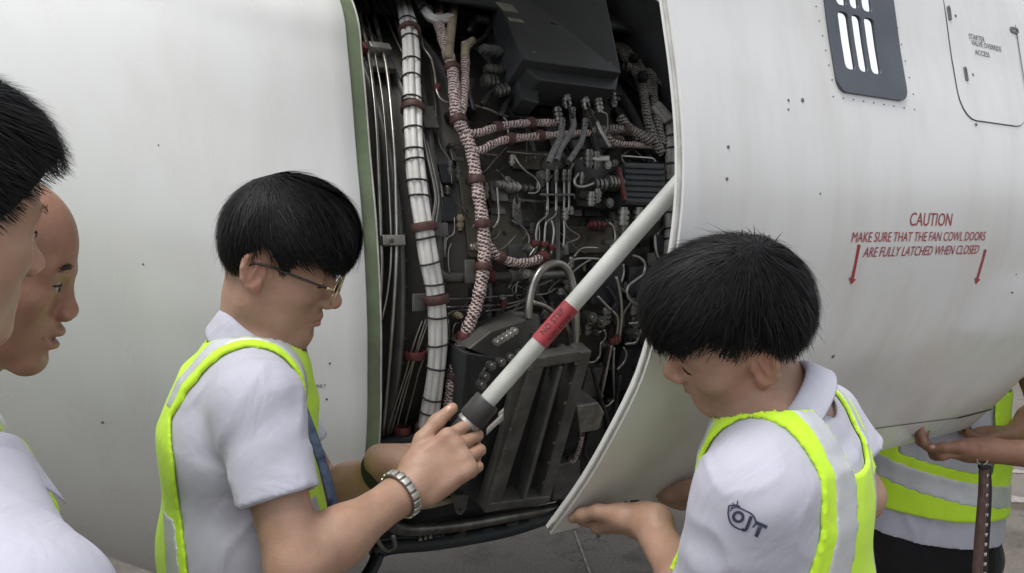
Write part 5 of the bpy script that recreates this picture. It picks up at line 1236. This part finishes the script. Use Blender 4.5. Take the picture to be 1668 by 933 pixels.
# sleeve lettering
bvS = BVHTree.FromPolygons([tuple(v.co) for v in shirt3.data.vertices], [tuple(p.vertices) for p in shirt3.data.polygons])
def on_shirt(px, py, off=.0016):
    r = ray(px, py); hh = bvS.ray_cast(Vector(CAM), Vector(r)); 
    if hh[0] is None: return None
    n = np.array(hh[1]); n = n if n@r < 0 else -n; return np.array(hh[0])+n*off
M_sleeve = mat('navy_print', (.035, .042, .075), .8)
def sleeve_poly(name, pts2, faces):
    V = [on_shirt(*q) for q in pts2]
    if any(v is None for v in V): return
    mesh_np(name, V, faces, M_sleeve, shirt3, False)
def sleeve_text(txt, px, py, hpx, rot):
    me = text_poly(txt, hpx/.69, 1., bold=.05); c, s = math.cos(rot), math.sin(rot)
    bm = bmesh.new(); bm.from_mesh(me); bmesh.ops.subdivide_edges(bm, edges=bm.edges[:], cuts=2); bm.to_mesh(me); bm.free()
    for v in me.vertices:
        x, y = v.co.x, hpx/2-v.co.y; q = on_shirt(px+x*c-y*s, py+x*s+y*c); v.co = Vector(q if q is not None else P(px, py, 1.05))
    link('sleeve_lettering', me, M_sleeve, shirt3, False)
sleeve_text('O', 1203, 841, 17, R(22)); sleeve_text('J', 1220, 850, 19, R(22)); sleeve_text('T', 1236, 862, 21, R(24))
def stroke(name, pts, wd):
    p = catmull(np.array(pts, float), 6); d = np.gradient(p, axis=0); d /= np.linalg.norm(d, axis=1)[:, None]; n = np.stack([-d[:, 1], d[:, 0]], 1)*wd/2; k = len(p)
    sleeve_poly(name, np.concatenate([p+n, p-n]), [(i, i+1, k+i+1, k+i) for i in range(k-1)])
stroke('sleeve_emblem', [(1188, 823), (1187, 838), (1192, 852), (1203, 860), (1214, 862)], 2.6); stroke('sleeve_emblem', [(1188, 823), (1198, 823), (1212, 830), (1226, 838), (1231, 850), (1226, 858)], 2.6)
stroke('sleeve_emblem', [(1190, 832), (1196, 822), (1206, 824)], 2); stroke('sleeve_emblem', [(1194, 818), (1198, 824), (1208, 828)], 2); stroke('sleeve_emblem', [(1202, 815), (1200, 824), (1192, 828)], 2)
legs(p3, pe3, lat3, None)
# ================================================================== bald man, left
M_sk1 = skin_mat('skin_deep_brown', (.37, .20, .13), (.22, .085, .075), (.36, .14, .10))
A1 = head_axes(.34, .27, -.03); h1 = Hp(-.628, 1.0155, -.124)
p1 = figure('bald man with cropped grey temples looking on in profile', base=(-.88, 1.10, 0))
nb1 = P(-125, 705, 1.08); ch1 = nb1+[-.06, .02, -.16]; wa1 = ch1+[-.05, .01, -.20]; pe1 = ch1+[-.08, .02, -.42]; lat1 = np.array([.25, -1, 0])
l1, f1 = lat_axes(lat1); arms1 = tuple((nb1+l1*s*.18+[-.03, 0, -.075], nb1+l1*s*.24+[-.08, 0, -.36], nb1+l1*s*.20+[.03, 0, -.52]) for s in (1, -1))
hands1 = [hand_prims(a[2], a[2]-a[1], l1*s, f1, [(15, 25, 15)]*4, THUMB_OPEN)[0] for a, s in zip(arms1, (1, -1))]
HS1 = 1.0
skin_body(p1, M_sk1, head_prims(nose=.62, jaw=1.03, open_eyes=True, agape=.0042), A1, h1, nb1, ch1, pe1, lat1, arms1, hands1, hscale=HS1)
pr1, cu1 = shirt_prims(nb1, ch1, wa1, pe1, lat1, arms1); shirt(p1, pr1, cu1, nb1, h1, pe1[2]-.06, 12, h=.006); collar(p1, nb1+UP*.01, h1-nb1, f1)
hole_g = hole3
vest(p1, pr1, 12, ch1, lat1, hole_g, pe1[2]-.03, h1, nb1, h=.006, nr=.076)
def eye_open(person, A, pos, sc, s):
    ey = MB(); c = np.array([s*.031, .0745, -.0035]); MB().lathe((np.array(c)*sc)@A+pos, np.array([0, 1, 0.])@A, [(-.009*sc, .0001), (-.006*sc, .0085*sc), (0, .0108*sc), (.006*sc, .009*sc), (.0095*sc, .0045*sc), (.0105*sc, .0001)], 18).build('eyeball', mat('eye_white', (.36, .31, .28), .3), person)
    MB().lathe((np.array(c)*sc)@A+pos, np.array([s*.05, 1, -.05])@A, [(.0092*sc, .0052*sc), (.0108*sc, .0042*sc), (.0112*sc, .0001)], 14).build('iris', mat('dark_iris', (.02, .012, .008), .1), person)
add_brows(p1, A1, h1, 9, HS1, 1.2); lash(p1, A1, h1, HS1, .0085)
for s in (-1, 1): eye_open(p1, A1, h1, HS1, s)
def hlb(p): return np.minimum(np.minimum(p[:, 2]+.05-np.maximum(p[:, 1], 0)*.9, .056-p[:, 1]-np.abs(p[:, 2]-.02)*.3), .050-p[:, 2]).astype(np.float32)
M_grey = mat('grey_stubble', (.10, .095, .09), .6, var=.4, scale=300)
capb = [ell((0, -.008, .030), (.0752, .0922, .0872), 0), ell((0, .026, -.035), (.0588, .0528, .0648), .03)]
def stubble(person, A, pos, sc, prs, keep, n, seed, L, m, w=.0006):
    rg = np.random.default_rng(seed); q = rg.uniform([-.09, -.12, -.12], [.09, .12, .13], size=(n*14, 3)); 
    for _ in range(4):
        d = evalp(prs, q.astype(np.float32)); e = 1e-3; g = np.stack([evalp(prs, (q+v).astype(np.float32))-d for v in np.eye(3)*e], 1); g /= np.maximum(np.linalg.norm(g, axis=1), 1e-9)[:, None]; q = q-g*d[:, None]
    k = keep(q) > 0; q, g = q[k][:n], g[k][:n]; t = np.array([0, -.5, -.8])-g*(g@np.array([0, -.5, -.8]))[:, None]+g*.25; t += rg.normal(size=t.shape)*.25; t /= np.linalg.norm(t, axis=1)[:, None]; b = np.cross(g, t)*w
    V = np.stack([q+b-g*.0005, q-b-g*.0005, q+t*L*(.5+rg.random(len(q)))[:, None]], 1).reshape(-1, 3)
    o = mesh_np('hair', (V*sc)@A+pos, np.arange(len(V)).reshape(-1, 3), m, person); tag(o, kind='stuff')
stubble(p1, A1, h1, HS1, capb, hlb, 9000, 3, .008, M_grey)
legs(p1, pe1, lat1, None, lean=(-.05, 0))
# ================================================================== young man at the left edge, nearest
M_sk0 = skin_mat('skin_light_tan', (.47, .29, .195), (.38, .17, .13), (.50, .24, .16))
A0 = head_axes(1.0, .19, .04); h0 = Hp(-.530, .765, -.048)
p0 = figure('young man with spiky black hair at the left edge, seen from behind his cheek', base=(-.56, .66, 0))
nb0 = P(-122, 770, .735); lat0 = np.array([.80, -.60, 0]); l0, f0 = lat_axes(lat0); ch0 = nb0-f0*.01+[0, 0, -.15]; wa0 = ch0+[0, 0, -.20]-f0*.0; pe0 = ch0+[0, 0, -.42]
arms0 = tuple((nb0+l0*s*.182+[0, 0, -.075], nb0+l0*s*.22+[0, 0, -.34], nb0+l0*s*.20+f0*.12+[0, 0, -.54]) for s in (1, -1))
hands0 = [hand_prims(a[2], a[2]-a[1], l0*s, f0, [(15, 25, 15)]*4, THUMB_OPEN)[0] for a, s in zip(arms0, (1, -1))]
skin_body(p0, M_sk0, head_prims(open_eyes=True), A0, h0, nb0, ch0, pe0, lat0, arms0, hands0, h=.003)
pr0, cu0 = shirt_prims(nb0, ch0, wa0, pe0, lat0, arms0); shirt(p0, pr0, cu0, nb0, h0, pe0[2]-.06, 15, amp=.0012); collar(p0, nb0+UP*.012, h0-nb0+[0, 0, .02], f0, .064, .090, .042, .036)
vest(p0, pr0, 15, ch0, lat0, ((-.6, 0, .14), (.09, .028, .026)), pe0[2]-.03, h0, nb0, nr=.072, band=(.016, .034))
cp0 = [ell((0, -.012, .048), (.084, .106, .086), 0), ell((0, .040, .062), (.070, .060, .058), .04), ell((0, -.03, .0), (.078, .075, .07), .03)]
def hl0(p):
    y = p[:, 1]; z = np.interp(y, [-.12, -.085, -.055, -.035, -.012, .006, .022, .040, .065, .09, .12], [-.05, -.06, -.055, -.01, .024, .026, -.015, .0, .042, .062, .062]).astype(np.float32); return p[:, 2]-z
hair(p0, A0, h0, cp0, hl0, 8000, lambda r: np.where(r[:, 2] > .06, .030, .012), (0, -.07, .11), fwd=.9, grav=.3, rise=.0055, jag=.006, seed=7, free=.8, rough=.3, width=.0011)
add_brows(p0, A0, h0, 10, thick=1.6); lash(p0, A0, h0, 1., .0085)
for s in (-1, 1): eye_open(p0, A0, h0, 1., s)
legs(p0, pe0, lat0, None)
# ================================================================== person behind the cowl door
M_sk4 = skin_mat('skin_warm_brown', (.31, .165, .105), (.28, .11, .09), (.36, .14, .10))
p5 = figure('person in lime vest and black trousers standing behind the open cowl door', base=(P(1520, 850, 2.4)[0], P(1520, 850, 2.4)[1], 0))
lat5 = np.array([-.96, .28, 0]); l5, f5 = lat_axes(lat5); ch5 = P(1535, 560, 2.38); wa5 = P(1528, 720, 2.36); pe5 = P(1518, 880, 2.36); nb5 = ch5+[0, .03, .16]
A5 = head_axes(math.atan2(f5[1], f5[0]), .15, 0); h5 = nb5+[0, 0, .155]+f5*.04
arms5 = ((nb5+l5*.18+[0, 0, -.07], nb5+l5*.26+[0, 0, -.33]+f5*.02, P(1480, 690, 2.22)), (nb5-l5*.18+[0, 0, -.07], nb5-l5*.27+[0, 0, -.32]+f5*.05, P(1645, 712, 2.22)))
hands5 = [hand_prims(arms5[0][2], f5*.6+UP*.5, -f5, -l5, [(30, 40, 20)]*4, THUMB_SIDE)[0], hand_prims(arms5[1][2], P(1585, 712, 2.22)-arms5[1][2], -UP, f5, [(25, 30, 20)]*4, THUMB_OPEN)[0]]
skin_body(p5, M_sk4, head_prims(), A5, h5, nb5, ch5, pe5, lat5, arms5, hands5, h=.004)
pr5, cu5 = shirt_prims(nb5, ch5, wa5, pe5, lat5, arms5, 1.06)
fd5 = [cap(P(1470, 810, 2.24), P(1560, 835, 2.24), .006, .004, .03, 's'), cap(P(1450, 840, 2.24), P(1530, 860, 2.24), .006, .004, .03, 's'), cap(P(1510, 790, 2.24), P(1620, 800, 2.24), .005, .004, .02, 's')]
def hem5(p, d):
    return d
shirt(p5, pr5, cu5, nb5, h5, P(1500, 876, 2.3)[2], 19, h=.005, folds=fd5, amp=.004)
collar(p5, nb5+UP*.012, UP, f5)
zb = P(1540, 845, 2.25)[2]; z1, z0_ = P(1540, 772, 2.25)[2], P(1540, 812, 2.25)[2]
hole5 = ((-.7, -.14, -.10, .0, .14), (.40, .40, .13, .115, .11))
def bf5(p, fz, e):
    q = p-ch5.astype(np.float32); ll = q@l5.astype(np.float32); zz = p[:, 2]-ll*.16; return np.minimum(np.maximum(z0_-zz, zz-z1), np.maximum(np.abs(np.abs(ll)-.085)-.024, -.1-q[:, 2])).astype(np.float32)
ztop5 = P(1540, 757, 2.25)[2]
def cut5(p, fz, ll):
    sl_ = (p-ch5.astype(np.float32))@l5.astype(np.float32); return (-np.maximum(np.maximum(ll-.115, ztop5-(p[:, 2]-sl_*.16)), -(fz[:, 0]+.02))).astype(np.float32)
vest(p5, pr5, 19, ch5, lat5, hole5, zb, h5, nb5, h=.005, amp=.004, off=.010, band_fn=bf5, nr=.09, extra=cut5)
hair(p5, A5, h5, cp3, hl3, 2500, lambda r: np.full(len(r), .05), (0, -.06, .12), seed=11, h=.005)
legs(p5, pe5+[0, 0, -.0], lat5, None)
# ================================================================== person beyond the right edge, one arm in view
p6 = figure('bare forearm of a person at the right edge holding the cowl door', base=(P(1930, 700, 1.95)[0], P(1930, 700, 1.95)[1], 0))
sh6 = P(1900, 590, 1.90); el6 = P(1800, 748, 1.92); wr6 = P(1590, 733, 1.975); lat6 = np.array([.65, .76, 0]); l6, f6 = lat_axes(lat6)
nb6 = sh6+l6*.18+[0, 0, .075]; ch6 = nb6+[0, 0, -.16]-f6*.01; wa6 = ch6+[0, 0, -.2]; pe6 = ch6+[0, 0, -.42]; A6 = head_axes(math.atan2(f6[1], f6[0]), .2, 0); h6 = nb6+[0, 0, .155]+f6*.03
arms6 = ((sh6+l6*.36, sh6+l6*.42+[0, 0, -.29], sh6+l6*.38+[0, 0, -.5]+f6*.06), (sh6, el6, wr6))
hand6, M6, _ = hand_prims(wr6, P(1500, 742, 1.99)-wr6, -UP-_fwd*.35, -_fwd+UP*.5, [(35, 45, 25), (42, 50, 25), (45, 52, 25), (48, 52, 25)], [(.026, .022, -.006), (.048, .052, -.010), (.046, .085, -.014), (.038, .113, -.016)], .98)
nail(p6, wr6, M6, .98, (.046, .085, -.014), (.038, .113, -.016), .0095, np.array([1., 0, -.3]))
hand6b = hand_prims(arms6[0][2], [0, 0, -1.], l6, f6, [(15, 25, 15)]*4, THUMB_OPEN)[0]
skin_body(p6, M_sk4, head_prims(), A6, h6, nb6, ch6, pe6, lat6, arms6, (hand6, hand6b), h=.003)
pr6, cu6 = shirt_prims(nb6, ch6, wa6, pe6, lat6, arms6); shirt(p6, pr6, cu6, nb6, h6, pe6[2]-.06, 23, h=.006); collar(p6, nb6+UP*.012, UP, f6)
vest(p6, pr6, 23, ch6, lat6, hole_g, pe6[2]-.03, h6, nb6, h=.006)
hair(p6, A6, h6, cp3, hl3, 2500, lambda r: np.full(len(r), .05), (0, -.06, .12), seed=13, h=.005)
legs(p6, pe6, lat6, None)
# ================================================================== hold-open rod
M_rod = mat('white_rod_paint', (.52, .53, .49), .42, var=.0, col2=(.36, .36, .33), scale=11, bump=.1, bscale=80, detail=6); M_rodred = mat('red_band_paint', (.34, .035, .045), .45, col2=(.22, .022, .03), scale=14)
ra, rb = P(1150, 248, 1.315), P(716, 742, 1.292); rd = unit(rb-ra); RL = np.linalg.norm(rb-ra); rr_ = .0136
def at_px(px, py):
    return float(np.argmin([np.hypot(proj(ra+rd*t)[0]-px, proj(ra+rd*t)[1]-py) for t in np.linspace(0, RL, 600)]))/599*RL
rod = empty('support_rod', tuple(rb*[1, 1, 0])); rod.location = tuple(rb); tag(rod, 'white hold-open rod with a red no-step band, propping the cowl door', 'support rod')
t0, t1, t2 = at_px(934, 502), at_px(882, 562), at_px(797, 654)
MB().lathe(ra, rd, [(0, 0), (0, rr_), (t0, rr_)], 32).build('upper_tube', M_rod, rod); MB().lathe(ra, rd, [(t0, rr_*.9), (t0, rr_+.0008), (t1, rr_+.0008), (t1, rr_*.9)], 32).build('red_band', M_rodred, rod)
MB().lathe(ra, rd, [(t1, rr_*.5), (t1, rr_*.97), (t2+.02, rr_*.97)], 32).build('lower_tube', M_rod, rod)
M_col = mat('collar_black', (.035, .034, .032), .5, var=.2, scale=30)
MB().lathe(ra, rd, [(t2, .0130), (t2, .0205), (t2+.003, .0215), (t2+.036, .0215), (t2+.039, .0200), (t2+.039, .014)], 32).build('lock_collar', M_col, rod)
MB().lathe(ra, rd, [(t2+.039, .0185), (t2+.045, .0195), (t2+.047, .018)], 32).build('collar_ring', M_alu, rod); MB().lathe(ra, rd, [(t2+.047, .0175), (t2+.085, .0165), (t2+.09, 0)], 24).build('end_fitting', M_col, rod)
lv = P(806, 690, 1.262); MB().box(lv, .034, .010, .016, (unit(P(820, 678, 1.262)-P(800, 697, 1.262)), UP, _fwd), .002).build('release_lever', M_alu, rod, False); MB().box(P(816, 678, 1.262), .012, .018, .014, (unit(P(820, 678, 1.262)-P(800, 697, 1.262)), UP, _fwd), .002).build('release_lever', M_alu, rod, False)
# wrapped lettering
def rod_text(txt, tc, ang, size, m):
    me = text_poly(txt, size, 1.); view = unit(CAM-(ra+rd*tc)); n0 = unit(view-rd*(view@rd)); b0 = np.cross(n0, rd)
    bm = bmesh.new(); bm.from_mesh(me); bmesh.ops.subdivide_edges(bm, edges=bm.edges[:], cuts=1); bm.to_mesh(me); bm.free()
    sg_ = 1 if (proj(ra+rd*tc+b0*.02)[1] < proj(ra+rd*tc)[1]) else -1
    for v in me.vertices:
        a = ang+(v.co.y-size*.35)/rr_; v.co = Vector(ra+rd*(tc-v.co.x)+(n0*math.cos(a)+b0*sg_*math.sin(a))*(rr_+.0016))
    link('rod_lettering', me, m, rod, False)
tm = (t0+t1)/2; rod_text('NO STEP', tm, .45, .0125, mat('rod_ink', (.06, .01, .012), .6)); rod_text('NO STEP', tm, -.75, .0125, MATS['rod_ink'])
# dirt smudge blades on the rod
# ================================================================== lanyard hanging under the forearm
M_lan = mat('lanyard_weave', (.075, .028, .025), .7, col2=(.12, .08, .07), scale=60, stretch=(1, 1, .5)); M_lan2 = mat('lanyard_black', (.015, .014, .014), .7)
la = P(1602, 752, 1.955); lanyard = empty('lanyard', tuple(la)); tag(lanyard, 'dark red and black woven lanyard with metal clip hanging under the forearm', 'lanyard')
def strip(name, pts, wd, nrm, m, parent, th=.0015):
    p = catmull(pts, 6); T = np.gradient(p, axis=0); T /= np.linalg.norm(T, axis=1)[:, None]; s = np.cross(T, unit(nrm)); s /= np.linalg.norm(s, axis=1)[:, None]; n = unit(nrm)*th/2; k = len(p)
    V = np.concatenate([p+s*wd/2+n, p-s*wd/2+n, p-s*wd/2-n, p+s*wd/2-n]); F = [(a*k+i, a*k+i+1, ((a+1) % 4)*k+i+1, ((a+1) % 4)*k+i) for i in range(k-1) for a in range(4)]
    return mesh_np(name, V, F, m, parent, False)
strip('strap', [P(1603, 762, 1.955), P(1602, 800, 1.955), P(1598, 850, 1.955), P(1594, 900, 1.955), P(1590, 980, 1.955), P(1588, 1060, 1.96)], .022, -_fwd+np.array([-.5, 0, 0]), M_lan, lanyard)
strip('strap', [P(1608, 762, 1.965), P(1610, 800, 1.965), P(1608, 850, 1.965), P(1605, 900, 1.965), P(1602, 980, 1.965), P(1600, 1060, 1.97)], .020, -_fwd+np.array([.35, 0, 0]), M_lan2, lanyard)
for k in range(16): q = P(1609.5-k*.55, 775+k*16, 1.951); MB().box(q, .007, .008, .001, (unit(np.array([1., .2, 0])), UP, -_fwd), 0).build('woven_letter', mat('weave_white', (.45, .44, .42), .8), lanyard, False)
tube('clip_ring', [P(1600+9*math.cos(a), 748+9*math.sin(a), 1.95) for a in np.linspace(0, 6.2832, 20)], .002, M_alu, lanyard, 8)
MB().box(P(1604, 760, 1.955), .030, .012, .012, (np.array([.97, .1, -.15]), UP, -_fwd), .003).build('strap_knot', M_lan2, lanyard, False)
strip('strap_loop', [P(1602, 758, 1.958), P(1602, 750, 1.985), P(1602, 742, 2.015), P(1602, 730, 2.02)], .010, np.array([1., 0, 0]), M_lan2, lanyard)
